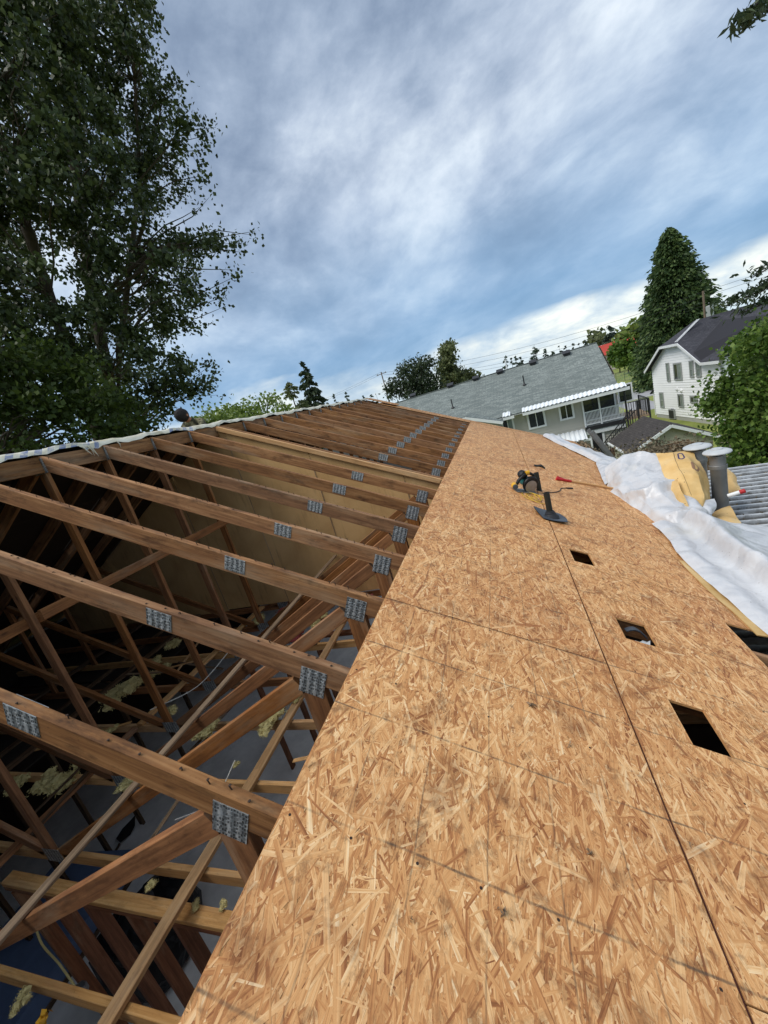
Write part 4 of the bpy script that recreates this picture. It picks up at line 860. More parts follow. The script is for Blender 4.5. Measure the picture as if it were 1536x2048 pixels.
# ================================================================== TREES
def inpoly(x, y, poly):
    c = False; j = len(poly) - 1
    for i in range(len(poly)):
        xi, yi = poly[i]; xj, yj = poly[j]
        if (yi > y) != (yj > y) and x < (xj - xi) * (y - yi) / (yj - yi) + xi: c = not c
        j = i
    return c
def leafquads(C, size, drop=.3, aspect=.75, rng=RNG):
    """diamond-shaped leaves, folded along the midrib: (N,4,3)"""
    n = len(C); d = rng.normal(0, 1, (n, 3)); d[:, 2] -= drop; d /= np.linalg.norm(d, axis=1)[:, None]
    q = rng.normal(0, 1, (n, 3)); s = np.cross(d, q); s /= np.linalg.norm(s, axis=1)[:, None] + 1e-9
    nn = np.cross(d, s); L = (size * rng.uniform(.65, 1.3, n))[:, None]; Wd = L * aspect / 2
    return np.stack([C - d * L * .5, C + s * Wd + nn * L * .12 + d * L * .02, C + d * L * .55, C - s * Wd + nn * L * .12 + d * L * .02], 1)
def clump_tree(name, label, cat, trunks, clumps, leaf, mat, bark, drop=.5, per=None, group=None, twig=.16, aspect=.8):
    """trunks: list of (points, r0, r1); clumps: list of (centre, radius, leaf count)"""
    base = np.array(trunks[0][0][0]); root = thing(name, base, label, cat, group)
    mb = MB(); allp = []
    for pts, r0, r1 in trunks:
        n = len(pts); mb.tube(pts, [r0 + (r1 - r0) * i / (n - 1) for i in range(n)], 10); allp += [np.array(p) for p in pts[1:]]
    A = np.array(allp); Cs = []
    for c, r, nl in clumps:
        c = np.array(c); dd = np.linalg.norm(A - c, axis=1) + np.maximum(0, A[:, 2] - c[2] + .3) * 2.; p = A[dd.argmin()]
        Ld = np.linalg.norm(c - p)
        if Ld > .4:
            mid = (p + c) / 2 + np.array([0, 0, .12 * Ld]) + RNG.normal(0, .05 * Ld, 3); k_ = max(.008, min(.05, Ld * .010))
            m1 = p + (mid - p) * .5 + RNG.normal(0, .035 * Ld, 3); m3 = mid + (c - mid) * .5 + RNG.normal(0, .035 * Ld, 3); mb.tube([p, m1, mid, m3, c], [k_, k_ * .85, k_ * .65, k_ * .4, .004], 5, caps=False)
        nt = max(3, int(nl / 14)); tw = RNG.normal(0, .5, (nt, 3)) * r; tw = tw / np.maximum(1, np.linalg.norm(tw, axis=1)[:, None] / (1.1 * r))
        tw[:, 2] *= .75; tw += c
        idx = RNG.integers(0, nt, nl); Cs.append(tw[idx] + RNG.normal(0, twig, (nl, 3)) * np.array([1, 1, .8]))
    mb.build('trunk', bark, root, smooth=True)
    Cs = np.concatenate(Cs); quads('crown', leafquads(Cs, leaf, drop, aspect), mat, root)
    return root
def down(p): return np.array([p[0], p[1], GROUND])
def px_clumps(poly, step, dist, dj, rpx, nl, gaps=()):
    out = []; xs = [p[0] for p in poly]; ys = [p[1] for p in poly]; x = min(xs)
    while x < max(xs):
        y = min(ys)
        while y < max(ys):
            px, py = x + random.uniform(-.45, .45) * step, y + random.uniform(-.45, .45) * step
            if inpoly(px, py, poly) and not any(math.hypot(px - g[0], py - g[1]) < g[2] for g in gaps):
                d = dist + random.uniform(-dj, dj); c = at(px, py, d); e = at(px + rpx, py, d); out.append((c, np.linalg.norm(e - c) * random.uniform(.75, 1.2), int(nl * random.uniform(.6, 1.3))))
            y += step
        x += step
    return out
def trunk_px(pts, dist, r0, r1):
    P = [at(px, py, dist) for px, py in pts]; return ([down(P[0])] + P, r0, r1)
GAPS = [(78, 470, 24), (108, 548, 20), (150, 660, 16), (60, 430, 12), (130, 600, 24), (128, 545, 12), (15, 420, 14), (105, 870, 36), (160, 860, 22), (60, 615, 16), (330, 445, 24)]
polyA = [(-120, -160), (130, -160), (150, 120), (140, 330), (140, 560), (130, 660), (150, 760), (30, 700), (-120, 640)]
clump_tree('cottonwood_tree', 'tall cottonwood with a leaning grey trunk beyond the stripped roof', 'tree',
    [trunk_px([(208, 900), (160, 760), (100, 600), (55, 460), (20, 340), (-25, 190), (-60, 40)], 14.5, .21, .07)],
    px_clumps(polyA, 38, 14.8, 2.8, 26, 215, GAPS), .13, 'leaf_cottonwood', 'bark', twig=.16)
polyB = [(120, -160), (230, -160), (290, 20), (292, 130), (335, 235), (395, 262), (392, 300), (330, 320), (385, 340), (390, 375), (330, 420), (380, 465), (455, 478), (450, 505), (380, 545), (425, 590), (380, 630), (330, 680), (350, 725), (400, 752), (392, 800), (300, 840), (170, 850), (120, 700), (150, 560), (130, 300)]
tipB = [(at(px, py, 15.5 + random.uniform(-1, 1)), r, n) for px, py, r, n in ((318, 120, .2, 30), (345, 205, .22, 34), (400, 245, .2, 26), (432, 255, .1, 9), (410, 300, .2, 24), (418, 395, .12, 9), (398, 415, .2, 18), (455, 500, .25, 40), (490, 505, .12, 10), (512, 462, .08, 5), (466, 555, .14, 12), (452, 612, .12, 10), (402, 655, .2, 26), (432, 745, .16, 14), (436, 790, .12, 10), (268, 20, .2, 20), (318, 60, .08, 4), (290, 4, .12, 6), (250, -10, .3, 50))] + [(at(px, py, 15.5 + random.uniform(-1, 1)), r, n) for px, py, r, n in ((416, 270, .3, 70), (402, 352, .28, 60), (480, 488, .3, 60), (505, 470, .18, 16), (470, 540, .25, 26), (440, 596, .3, 70), (415, 735, .3, 60), (418, 775, .3, 50), (302, 45, .25, 26), (285, 75, .3, 60), (330, 175, .3, 70), (360, 160, .2, 30), (355, 470, .4, 120), (300, 15, .15, 8), (440, 475, .3, 60))]
clump_tree('cottonwood_tree', 'tall dense cottonwood with a straight dark trunk and boughs reaching over the ridge', 'tree',
    [trunk_px([(240, 890), (218, 760), (190, 620), (168, 480), (148, 330), (132, 180), (125, 40), (118, -110)], 15.6, .21, .07), trunk_px([(236, 880), (238, 700), (262, 520), (280, 340), (270, 160), (250, 0)], 16.4, .14, .03)],
    px_clumps(polyB, 38, 15.4, 2.8, 26, 240, GAPS) + tipB, .13, 'leaf_cottonwood', 'bark', twig=.16)
polyC = [(-100, 640), (40, 650), (120, 700), (190, 760), (300, 850), (330, 900), (-100, 960)]
clump_tree('understorey_tree', 'low bushy dark green tree behind the printed ridge membrane', 'tree',
    [trunk_px([(-20, 930), (-30, 800), (-20, 700)], 11.5, .14, .05)], px_clumps(polyC, 34, 12., 1.6, 30, 220, GAPS), .11, 'leaf_bush', 'bark', twig=.18)
# light shrubs just behind the ridge
for i, (px, py, r, lab) in enumerate(((440, 838, 34, 'pale green shrub rising over the ridge beside the cottonwood boughs'), (485, 832, 28, 'small pale shrub over the ridge with feathery tips'), (535, 812, 30, 'loose light green shrub in front of the slender poplar sapling'))):
    D = 24 + i * 2; poly = [(px - r * 1.3, py + 35), (px - r, py - 5), (px - r * .3, py - r * .5), (px + r * .5, py - r * .55), (px + r, py), (px + r * 1.3, py + 30)]
    b = at(px, py + 60, D); clump_tree('shrub', lab, 'shrub', [([down(b), b, at(px, py, D)], .08, .03)], px_clumps(poly, 16, D, 1.2, 17, 110), .2, 'leaf_light', 'bark', .0, twig=.25)
def conifer(name, label, base, H, R, mat, n, tuft, prof=None, droop=.35, seed=1, bark='bark_dark', cat='tree', group=None, gap=.0, lean=0., z0=.1, tops=1):
    rng = np.random.default_rng(seed); base = np.array(base, float); root = thing(name, base, label, cat, group)
    prof = prof or (lambda u: (1 - u) ** .85)
    MB().tube([base, base + np.array([lean * H * .5, 0, H * .5]), base + np.array([lean * H, 0, H * .97])], [max(.06, H * .016), H * .01, .02], 8).build('trunk', bark, root, smooth=True)
    # branches as sprays of foliage
    nb = max(24, int(n / 42)); u = z0 + (1 - z0) * rng.random(nb) ** 1.15; az = rng.random(nb) * 6.283
    Ln = R * np.array([prof(x) for x in u]) * rng.uniform(.7, 1.12, nb) * (1 + .12 * np.sin(az * 3 + seed)); wgt = Ln + .05 * R
    ib = rng.choice(nb, n, p=wgt / wgt.sum()); s = rng.random(n) ** .6
    if gap: s = gap + (1 - gap) * s
    r = Ln[ib] * s; dz = -droop * r * s + .12 * r; sprd = .10 * R * (1 - .4 * s) * np.clip(Ln[ib] / R + .25, .2, 1)
    C = np.stack([np.cos(az[ib]) * r, np.sin(az[ib]) * r, u[ib] * H + dz], 1) + rng.normal(0, 1, (n, 3)) * np.stack([sprd, sprd, sprd * .45], 1)
    C[:, 0] += lean * C[:, 2]
    d = np.stack([np.cos(az[ib]), np.sin(az[ib]), -droop * 1.3 + rng.normal(0, .25, n)], 1) + rng.normal(0, .35, (n, 3)); d /= np.linalg.norm(d, axis=1)[:, None]
    q = rng.normal(0, 1, (n, 3)); q[:, 2] *= .5; sd = np.cross(d, q); sd /= np.linalg.norm(sd, axis=1)[:, None]; L = (tuft * rng.uniform(.6, 1.3, n))[:, None]
    nn = np.cross(d, sd); C = C + base
    V = np.stack([C - d * L * .5, C + sd * L * .24 + nn * L * .08, C + d * L * .6, C - sd * L * .24 + nn * L * .08], 1)
    quads('crown', V, mat, root); return root
# big cedar behind the white house
cb = at(1368, 820, 76.); cb[2] = GROUND; top = at(1355, 455, 76.)
conifer('cedar_tree', 'huge dense cedar towering behind the white house', cb, top[2] - GROUND + .3, 6.8, 'needle_cedar', 60000, .55, lambda u: min(1., (1 - u) ** .62 * 1.0), .42, 3, z0=.02)
# row of conifers and broadleaf trees along the skyline
def sky_conifer(px, pyt, D, R, mat, n, tuft, lab, seed, prof=None, name='conifer_tree', grp=None):
    t_ = at(px, pyt, D); b = np.array([t_[0], t_[1], GROUND]); R *= 1.25 if D > 80 else 1.; conifer(name, lab, b, t_[2] - GROUND, R, mat, n, tuft, prof, .4, seed, group=grp)
sky_conifer(603, 725, 46, 3.9, 'needle_dark', 9000, .5, 'dark narrow spruce standing above the ridge line', 11, lambda u: (1 - u) ** .8, 'spruce_tree')
sky_conifer(572, 755, 42, 3.0, 'leaf_poplar', 3800, .36, 'young open poplar sapling beside the dark spruce', 12, lambda u: (1 - u) ** .6 * .9, 'poplar_sapling')
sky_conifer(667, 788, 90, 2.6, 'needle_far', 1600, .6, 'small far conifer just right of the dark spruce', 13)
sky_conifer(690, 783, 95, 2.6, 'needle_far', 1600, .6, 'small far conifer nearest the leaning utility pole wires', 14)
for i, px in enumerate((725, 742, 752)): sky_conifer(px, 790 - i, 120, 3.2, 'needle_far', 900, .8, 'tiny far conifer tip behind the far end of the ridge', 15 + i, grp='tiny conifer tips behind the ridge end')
# pine and poplar behind the grey roof
D = 62.; pb = at(845, 800, D); pt_ = at(842, 716, D)
clump_tree('pine_tree', 'broad dark pine rising behind the left end of the grey roof', 'tree', [([down(pb), pb, (pb + pt_) / 2, pt_], .35, .08)],
    px_clumps([(780, 790), (776, 768), (800, 750), (805, 728), (825, 722), (842, 714), (862, 722), (868, 745), (880, 770), (884, 795)], 10, D, 2.0, 8, 120, [(815, 745, 9), (862, 742, 8), (835, 755, 7), (800, 765, 6)]), .4, 'needle_dark', 'bark_dark', 0., twig=.5, aspect=.6)
D = 70.; pb = at(905, 790, D); pt_ = at(892, 682, D)
clump_tree('poplar_tree', 'tall pale poplar behind the grey roof', 'tree', [([down(pb), pb, (pb + pt_) / 2, pt_], .3, .05)],
    px_clumps([(880, 775), (884, 740), (884, 700), (892, 678), (902, 690), (910, 720), (922, 745), (936, 775)], 9, D, 1.8, 8, 150), .4, 'leaf_poplar', 'bark', 0., twig=.4)
D = 74.; pb = at(948, 790, D)
clump_tree('hedge_tree', 'low round grey-green tree beside the tall poplar', 'tree', [([down(pb), pb, at(948, 760, D)], .2, .05)], px_clumps([(925, 770), (932, 742), (950, 748), (970, 762), (975, 775)], 9, D, 1.5, 8, 60), .6, 'leaf_poplar', 'bark', 0., twig=.45)
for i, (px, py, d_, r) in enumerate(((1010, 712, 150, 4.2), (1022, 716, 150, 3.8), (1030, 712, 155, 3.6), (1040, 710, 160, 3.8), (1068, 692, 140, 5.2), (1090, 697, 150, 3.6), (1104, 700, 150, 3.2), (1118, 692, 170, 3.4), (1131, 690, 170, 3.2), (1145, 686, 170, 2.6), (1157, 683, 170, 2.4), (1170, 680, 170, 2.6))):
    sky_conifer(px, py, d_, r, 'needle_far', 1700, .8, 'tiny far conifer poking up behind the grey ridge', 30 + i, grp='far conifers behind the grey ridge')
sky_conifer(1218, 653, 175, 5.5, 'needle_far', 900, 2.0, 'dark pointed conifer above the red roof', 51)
for i, (px, py, D, poly, lab) in enumerate(((1197, 700, 185., [(1176, 690), (1178, 672), (1188, 668), (1205, 668), (1214, 676), (1212, 692)], 'yellow-green trees left of the pointed conifer above the red roof'),
        (1272, 690, 165., [(1232, 690), (1245, 664), (1262, 650), (1285, 645), (1300, 660), (1305, 720), (1250, 712)], 'large round yellow-green tree between the red roof and the cedar'))):
    b = at(px, py + 40, D); clump_tree('round_tree', lab, 'tree', [([down(b), b, at(px, py - 10, D)], .5, .2)], px_clumps(poly, 8, D, 4, 8, 40), 1.6, 'leaf_poplar' if i == 0 else 'leaf_light', 'bark', 0., twig=1.2)
# two street trees on the lawn and a hedge by the fence
for (px, pyb, pyt, r) in ((1240, 745, 690, 16), (1257, 747, 684, 20)):
    b = onZ(px, pyb, GROUND); D = math.hypot(b[0] - CAM[0], b[1] - CAM[1]); m_ = at(px - 1, (pyb + pyt) / 2, D); tp = at(px - 4, pyt, D)
    clump_tree('street_tree', 'slim round-headed street tree on the far lawn', 'tree', [([b, m_, tp], .16, .05)], px_clumps([(px - r - 3, pyt + 34), (px - r, pyt + 12), (px - 5, pyt - 4), (px + r * .7, pyt + 8), (px + r, pyt + 30), (px, pyt + 42)], 8, D, 1.5, 8, 70), .9, 'leaf_maple', 'bark', .2, twig=.6, group='slim street trees on the far lawn')
b = onZ(1300, 752, GROUND); D = math.hypot(b[0] - CAM[0], b[1] - CAM[1])
clump_tree('hedge_tree', 'low bright green shrub mass at the foot of the cedar', 'shrub', [([b, at(1300, 735, D)], .2, .05)], px_clumps([(1266, 745), (1270, 715), (1290, 690), (1320, 700), (1345, 720), (1345, 752), (1295, 750)], 9, D, 2, 9, 70), .9, 'leaf_maple', 'bark', 0., twig=.6)
# maple beside the patio, right
clump_tree('maple_tree', 'leafy bright green maple beside the corrugated patio roof', 'tree',
    [trunk_px([(1530, 960), (1524, 860), (1530, 760), (1540, 680)], 15.5, .16, .05)],
    px_clumps([(1500, 655), (1560, 640), (1600, 960), (1470, 950), (1452, 900), (1436, 880), (1445, 850), (1462, 832), (1425, 812), (1412, 795), (1440, 775), (1438, 758), (1475, 735), (1460, 705), (1480, 690)], 22, 15.2, 2.0, 16, 230, [(1478, 755, 16), (1455, 830, 12), (1500, 720, 14), (1490, 800, 10), (1470, 780, 8)]), .115, 'leaf_maple', 'bark', .3, twig=.2)
# overhanging fir, right: only bough ends reach into view
fr = thing('fir_tree', (17., 16., GROUND), 'dark fir with drooping boughs overhanging the white house roof', 'tree')
ft = at(1640, 560, 17.); MB().tube([down(ft), ft, ft + np.array([0, 0, 6])], [.3, .22, .1], 8).build('trunk', 'bark_dark', fr, smooth=True)
CC = []; mb = MB()
for tip, root_, n in (((1455, 612), (1640, 575), 330), ((1476, 630), (1650, 600), 300), ((1502, 556), (1640, 530), 180), ((1512, 590), (1640, 560), 180)):
    a, b = at(*tip, 15.), at(*root_, 17.); mb.tube([b, (a + b) / 2 + np.array([0, 0, .3]), a], [.05, .03, .008], 5)
    s = RNG.random((n, 1)) ** .8; CC.append(a + (b - a) * s + np.array([0, 0, .3]) * (1 - (2 * s - 1) ** 2) + RNG.normal(0, 1, (n, 3)) * np.array([.26, .26, .08]))
mb.build('boughs', 'bark_dark', fr, smooth=True); quads('crown', leafquads(np.concatenate(CC), .2, .6, .3), 'needle_dark', fr)
fr = thing('fir_tree', at(1700, -40, 7.), 'fir whose brown twig end dips into the top of the sky', 'tree')
fr.location = down(at(1750, -40, 7.)); WLOC[fr.name] = Vector(fr.location)
tb = at(1760, -60, 7.); MB().tube([down(tb), tb, tb + np.array([0, 0, 3])], [.25, .2, .12], 8).build('trunk', 'bark_dark', fr, smooth=True)
a, b = at(1472, 40, 5.2), tb; m2 = at(1540, -8, 5.6); MB().tube([b, m2, a], [.05, .02, .004], 5).build('bough', 'bark_dark', fr, smooth=True)
s = RNG.random((260, 1)); cc = np.where(s < .5, a + (m2 - a) * s * 2, m2 + (b - m2) * (s * 2 - 1)) + RNG.normal(0, 1, (260, 3)) * .035 + np.array([0, 0, -.03])
quads('needles', leafquads(cc, .09, 1.2, .3), 'needle_dark', fr)
# ================================================================== PATIO ROOF, FLUES, MEMBRANE HEAP
from mathutils import noise as mnoise
def catmull(p, t):
    """p: list of arrays, t in 0..1"""
    n = len(p) - 1; x = min(max(t * n, 0), n - 1e-9); i = int(x); f = x - i
    g = lambda k: p[min(max(k, 0), n)]
    a, b, c, d = g(i - 1), g(i), g(i + 1), g(i + 2)
    return .5 * (2 * b + (c - a) * f + (2 * a - 5 * b + 4 * c - d) * f * f + (3 * b - a - 3 * c + d) * f ** 3)
def linear(p, t):
    n = len(p) - 1; x = min(max(t * n, 0), n - 1e-9); i = int(x); return p[i] + (p[i + 1] - p[i]) * (x - i)
def sheet(name, rows, mats, parent=None, nu=40, nv=40, crease=.03, seed=0, thick=.003, fine=1., lin=0.):
    G = [[np.array(p, float) for p in r] for r in rows]
    V = np.zeros((nu + 1, nv + 1, 3))
    for i in range(nu + 1):
        for j in range(nv + 1): V[i, j] = (1 - lin) * catmull([catmull(r, j / nv) for r in G], i / nu) + (lin * linear([linear(r, j / nv) for r in G], i / nu) if lin else 0)
    du = np.gradient(V, axis=0); dv = np.gradient(V, axis=1); N = np.cross(du, dv); N /= np.linalg.norm(N, axis=2)[:, :, None] + 1e-9
    if N[:, :, 2].mean() < 0: N = -N
    for i in range(nu + 1):
        for j in range(nv + 1):
            p = Vector(V[i, j]) * (3.2 * fine) + Vector((seed * 7.3, seed * 3.1, 0))
            q = p + Vector((mnoise.noise(p * .8), mnoise.noise(p * .8 + Vector((5, 5, 5))), mnoise.noise(p * .8 - Vector((3, 1, 7))))) * .8
            h = max(0., 1 - abs(mnoise.noise(q * .5)) * 2.6) * .9 + max(0., 1 - abs(mnoise.noise(q * .9 + Vector((9, 2, 4)))) * 3.0) * .25 + mnoise.noise(q * .5) * .35
            V[i, j] += N[i, j] * crease * (h - .3)
    mb = MB()
    for i in range(nu):
        for j in range(nv):
            q = [(i, j), (i + 1, j), (i + 1, j + 1), (i, j + 1)]; uv = [(a / nu, b / nv) for a, b in q]
            P = [V[a, b] + N[a, b] * thick for a, b in q]; B = [V[a, b] - N[a, b] * thick for a, b in q]
            nn = np.cross(P[1] - P[0], P[2] - P[0]) @ N[i, j]
            if nn < 0: P, B, uvp = P[::-1], B[::-1], uv[::-1]
            else: uvp = uv
            mb.poly(P, uvp, 0); mb.poly(B[::-1], uvp[::-1], 1)
    ob = mb.build(name, mats, parent, smooth=True); return ob
def px_rows(rows): return [[at(*p) for p in r] for r in rows]
# patio cover
pat = thing('patio_roof', (7.6, 6, GROUND), 'weathered corrugated metal patio roof beside the eave', 'patio roof')
mb = MB(); corrugated(mb, np.array([5.0, 1.0, -3.12]), (0, 1, 0), (1, 0, -.075), 7.75, 5.6, .2, .05, 0, [(0, 0), (.62, 0), (.68, 1), (.88, 1), (.94, 0)]); mb.build('roof_sheet', 'tin_weathered_rib_shade', pat)
for y in (1.1, 4.9, 8.6): MB().beam((5.05, y, -3.19), (10.5, y, -3.6), .05, .09, (0, 1, 0)).build('rafter', 'dark_wood', pat)
for y in (1.1, 4.9, 8.6): MB().beam((10.4, y, GROUND), (10.4, y, -3.62), .1, .1, (0, 1, 0)).build('post', 'dark_wood', pat)
MB().beam((10.45, 1., -3.66), (10.45, 8.75, -3.66), .05, .14, (1, 0, 0)).build('beam', 'dark_wood', pat)
# leaf litter in the pans of the sheet
mb = MB(); C = []
for q in range(420):
    y = 5.0 + random.random() * 3.6; y = round(y / .2) * .2 + random.uniform(.07, .17) - .0; x = 6.4 + random.random() ** 2 * 2.2 if random.random() < .7 else random.uniform(6, 9)
    C.append((x, y, -3.12 - .075 * (x - 5.0) + .01))
lt = quads('leaf_litter', leafquads(np.array(C), .07, 0., .6), 'moss_debris', pat); lt['kind'] = 'stuff'
# flues
def flue(px, pyt, D, pyb, lab, w_px):
    t_ = at(px, pyt, D); b = at(px, pyb, D); b = np.array([t_[0], t_[1], b[2] - .1]); r = np.linalg.norm(at(px + w_px / 2, pyt, D) - t_) ; zc = t_[2]
    f = thing('flue', b, lab, 'flue'); H = zc - b[2] - .05
    MB().lathe(b, (0, 0, 1), [(r, 0), (r, H * .78), (r * 1.04, H * .785), (r * 1.04, H * .83), (r * .98, H * .84), (r * .98, H), (r * .8, H)], 28).build('pipe', 'flue_steel', f, smooth=True)
    MB().lathe(b + np.array([0, 0, H * .80]), (0, 0, 1), [(r * 1.05, 0), (r * 1.12, .006), (r * 1.12, .05), (r * 1.05, .056)], 28).build('collar', 'flue_steel', f, smooth=True)
    for q in range(4): a = q * 1.57 + .4; MB().beam(b + np.array([math.cos(a) * r * .9, math.sin(a) * r * .9, H - .02]), b + np.array([math.cos(a) * r * 1.2, math.sin(a) * r * 1.2, H + .06]), .02, .003, (-math.sin(a), math.cos(a), 0)).build('bracket', 'flue_steel', f)
    MB().lathe(b + np.array([0, 0, H + .045]), (0, 0, 1), [(0.001, -.01), (r * 1.72, -.012), (r * 1.77, 0), (r * 1.7, .012), (r * 1.3, .028), (r * .75, .036), (r * .7, .048), (r * .3, .052), (.001, .052)], 32).build('cap', 'flue_cap', f, smooth=True)
flue(1434, 903, 6.6, 1025, 'grey metal flue with round cap next to the corrugated roof', 35)
flue(1394, 893, 7.2, 1010, 'grey metal flue with round cap half hidden behind the folded tan membrane', 34)
# crumpled roofing membrane
heap = sheet('membrane_heap', px_rows([
    [(1216, 938, 7.3), (1214, 975, 6.9), (1232, 1006, 6.35), (1285, 1040, 5.72), (1332, 1070, 5.2), (1400, 1095, 4.85)],
    [(1248, 914, 7.35), (1238, 950, 6.7), (1268, 988, 6.1), (1312, 1022, 5.55), (1360, 1056, 5.1), (1425, 1098, 4.8)],
    [(1290, 906, 7.4), (1288, 938, 6.65), (1310, 972, 6.0), (1345, 1005, 5.6), (1388, 1046, 5.2), (1445, 1098, 4.85)],
    [(1324, 908, 7.4), (1340, 935, 6.75), (1358, 968, 6.2), (1385, 1003, 5.8), (1415, 1050, 5.4), (1462, 1105, 5.0)],
    [(1345, 925, 7.6), (1372, 960, 7.0), (1392, 990, 6.5), (1412, 1025, 6.1), (1440, 1068, 5.7), (1475, 1115, 5.3)]]), ['membrane_white', 'membrane_tan'], nu=90, nv=120, crease=.10, seed=2, fine=.9, lin=.7)
tag(heap, 'big crumpled heap of white roofing membrane at the roof edge', 'membrane')
# tan underside flap with a printed mark
m, t, o = newmat('membrane_tan_print'); uv = t.n('ShaderNodeUVMap').outputs[0]; s3 = t.n('ShaderNodeSeparateXYZ', {0: uv}).outputs; tc = t.n('ShaderNodeTexCoord').outputs['Object']
c = t.ramp(t.noise(tc, 3., 5, .6), [(.3, srgb(204, 164, 98)), (.55, srgb(226, 190, 128)), (.75, srgb(234, 206, 152))])
sp = t.n('ShaderNodeTexVoronoi', {'Vector': tc, 'Scale': 12.}).outputs[0]; c = t.mix(t.mapr(sp, .10, .05, 0, .8), c, srgb(70, 50, 30))
def stadium(cu, cv, hu, w_, asp):
    a = t.math('MULTIPLY', t.math('MAXIMUM', t.math('SUBTRACT', t.math('ABSOLUTE', t.math('SUBTRACT', s3[0], cu)), hu), 0.), asp); b = t.math('SUBTRACT', s3[1], cv)
    d = t.math('SQRT', t.math('ADD', t.math('MULTIPLY', a, a), t.math('MULTIPLY', b, b))); return t.math('LESS_THAN', t.math('ABSOLUTE', t.math('SUBTRACT', d, w_)), .022)
c = t.mix(stadium(.12, .52, .045, .07, 2.2), c, srgb(70, 54, 96)); c = t.mix(stadium(.30, .72, .02, .05, 2.2), c, srgb(150, 116, 90))
for vv_, wv_ in ((.34, .006),):
    c = t.mix(t.math('MULTIPLY', t.math('LESS_THAN', t.math('ABSOLUTE', t.math('SUBTRACT', t.math('ADD', s3[1], t.math('MULTIPLY', s3[0], -.1)), vv_)), wv_), t.math('LESS_THAN', s3[0], .6)), c, srgb(128, 98, 66))
finish(t, o, c, .6, t.noise(tc, 14, 4), .2, transl=.12); M['membrane_tan_print'] = m
fl = sheet('membrane_flap', px_rows([
    [(1313, 909, 7.15), (1346, 905, 6.95), (1368, 901, 7.15), (1385, 898, 7.2)],
    [(1318, 921, 6.9), (1348, 926, 6.62), (1376, 918, 6.75), (1394, 916, 6.95)],
    [(1334, 962, 6.3), (1362, 955, 6.2), (1392, 952, 6.25), (1415, 965, 6.5)],
    [(1350, 998, 6.0), (1376, 996, 5.92), (1405, 990, 6.0), (1419, 1000, 6.25)],
    [(1358, 1015, 5.85), (1380, 1018, 5.65), (1402, 1012, 5.8), (1418, 1016, 6.3)],
    [(1367, 1036, 5.75), (1376, 1032, 5.7), (1388, 1024, 5.8), (1410, 1030, 6.3)]]), ['membrane_tan_print', 'membrane_white'], nu=60, nv=42, crease=.045, seed=5, lin=1.)
tag(fl, 'tan membrane flap with a printed oblong mark folded over the white heap', 'membrane')
fl = sheet('membrane_flap', px_rows([[(1330, 968, 6.15), (1345, 962, 6.1), (1352, 958, 6.05)], [(1345, 1000, 5.85), (1360, 1000, 5.7), (1372, 1002, 5.68)], [(1362, 1030, 5.65), (1372, 1030, 5.55), (1382, 1024, 5.58)]]), ['membrane_tan', 'membrane_tan'], nu=20, nv=10, crease=.02, seed=8)
tag(fl, 'narrow tan speckled membrane strip lying on the white heap', 'membrane')
fl = sheet('membrane_flap', px_rows([[(1388, 1010, 5.95), (1408, 1002, 5.95), (1428, 998, 6.1)], [(1395, 1024, 5.75), (1415, 1018, 5.7), (1432, 1012, 5.9)], [(1405, 1033, 5.7), (1418, 1030, 5.6), (1428, 1025, 5.75)]]), ['membrane_white', 'membrane_white'], nu=16, nv=14, crease=.015, seed=9)
tag(fl, 'small white membrane tongue curling up before the near flue', 'membrane')
fl = sheet('membrane_flap', px_rows([[(1408, 1030, 6.2), (1435, 1022, 6.3), (1460, 1014, 6.5)], [(1420, 1050, 5.7), (1448, 1040, 5.8), (1474, 1035, 6.0)], [(1440, 1075, 5.35), (1465, 1068, 5.45), (1490, 1060, 5.6)]]), ['membrane_tan', 'membrane_tan'], nu=20, nv=20, crease=.03, seed=11)
tag(fl, 'broad tan membrane flap spread below the near flue', 'membrane')
fl = sheet('membrane_flap', px_rows([[(1452, 935, 7.6), (1462, 945, 7.5), (1466, 950, 7.5)], [(1450, 960, 7.2), (1468, 966, 7.1), (1478, 972, 7.1)], [(1450, 990, 6.95), (1470, 987, 6.9), (1484, 980, 6.9)]]), ['membrane_tan', 'membrane_tan'], nu=16, nv=14, crease=.03, seed=12)
tag(fl, 'tan membrane corner standing behind the near flue', 'membrane')
# rolled-up end of tan membrane
a, b = at(1404, 1046, 5.45), at(1456, 1092, 4.72); ax = nrm(b - a); s1 = nrm(np.cross(ax, (0, 0, 1.))); s2 = np.cross(s1, ax); mb = MB()
nseg = 30; rings = []
for i in range(13):
    q = i / 12; r = .085 + .018 * q; rings.append([a + (b - a) * q + (s1 * math.cos(x) + s2 * math.sin(x)) * (r * (1 - .10 * k / nseg) * (1 + .03 * math.sin(3 * x + 4 * q))) for k, x in enumerate([(-1.0 + 6.9 * k / nseg) for k in range(nseg + 1)])])
for i in range(12):
    for k in range(nseg): mb.poly([rings[i][k], rings[i][k + 1], rings[i + 1][k + 1], rings[i + 1][k]], None); 
tag(mb.build('membrane_roll', 'membrane_tan', smooth=True), 'rolled tan end of roofing membrane with an open round mouth', 'membrane')
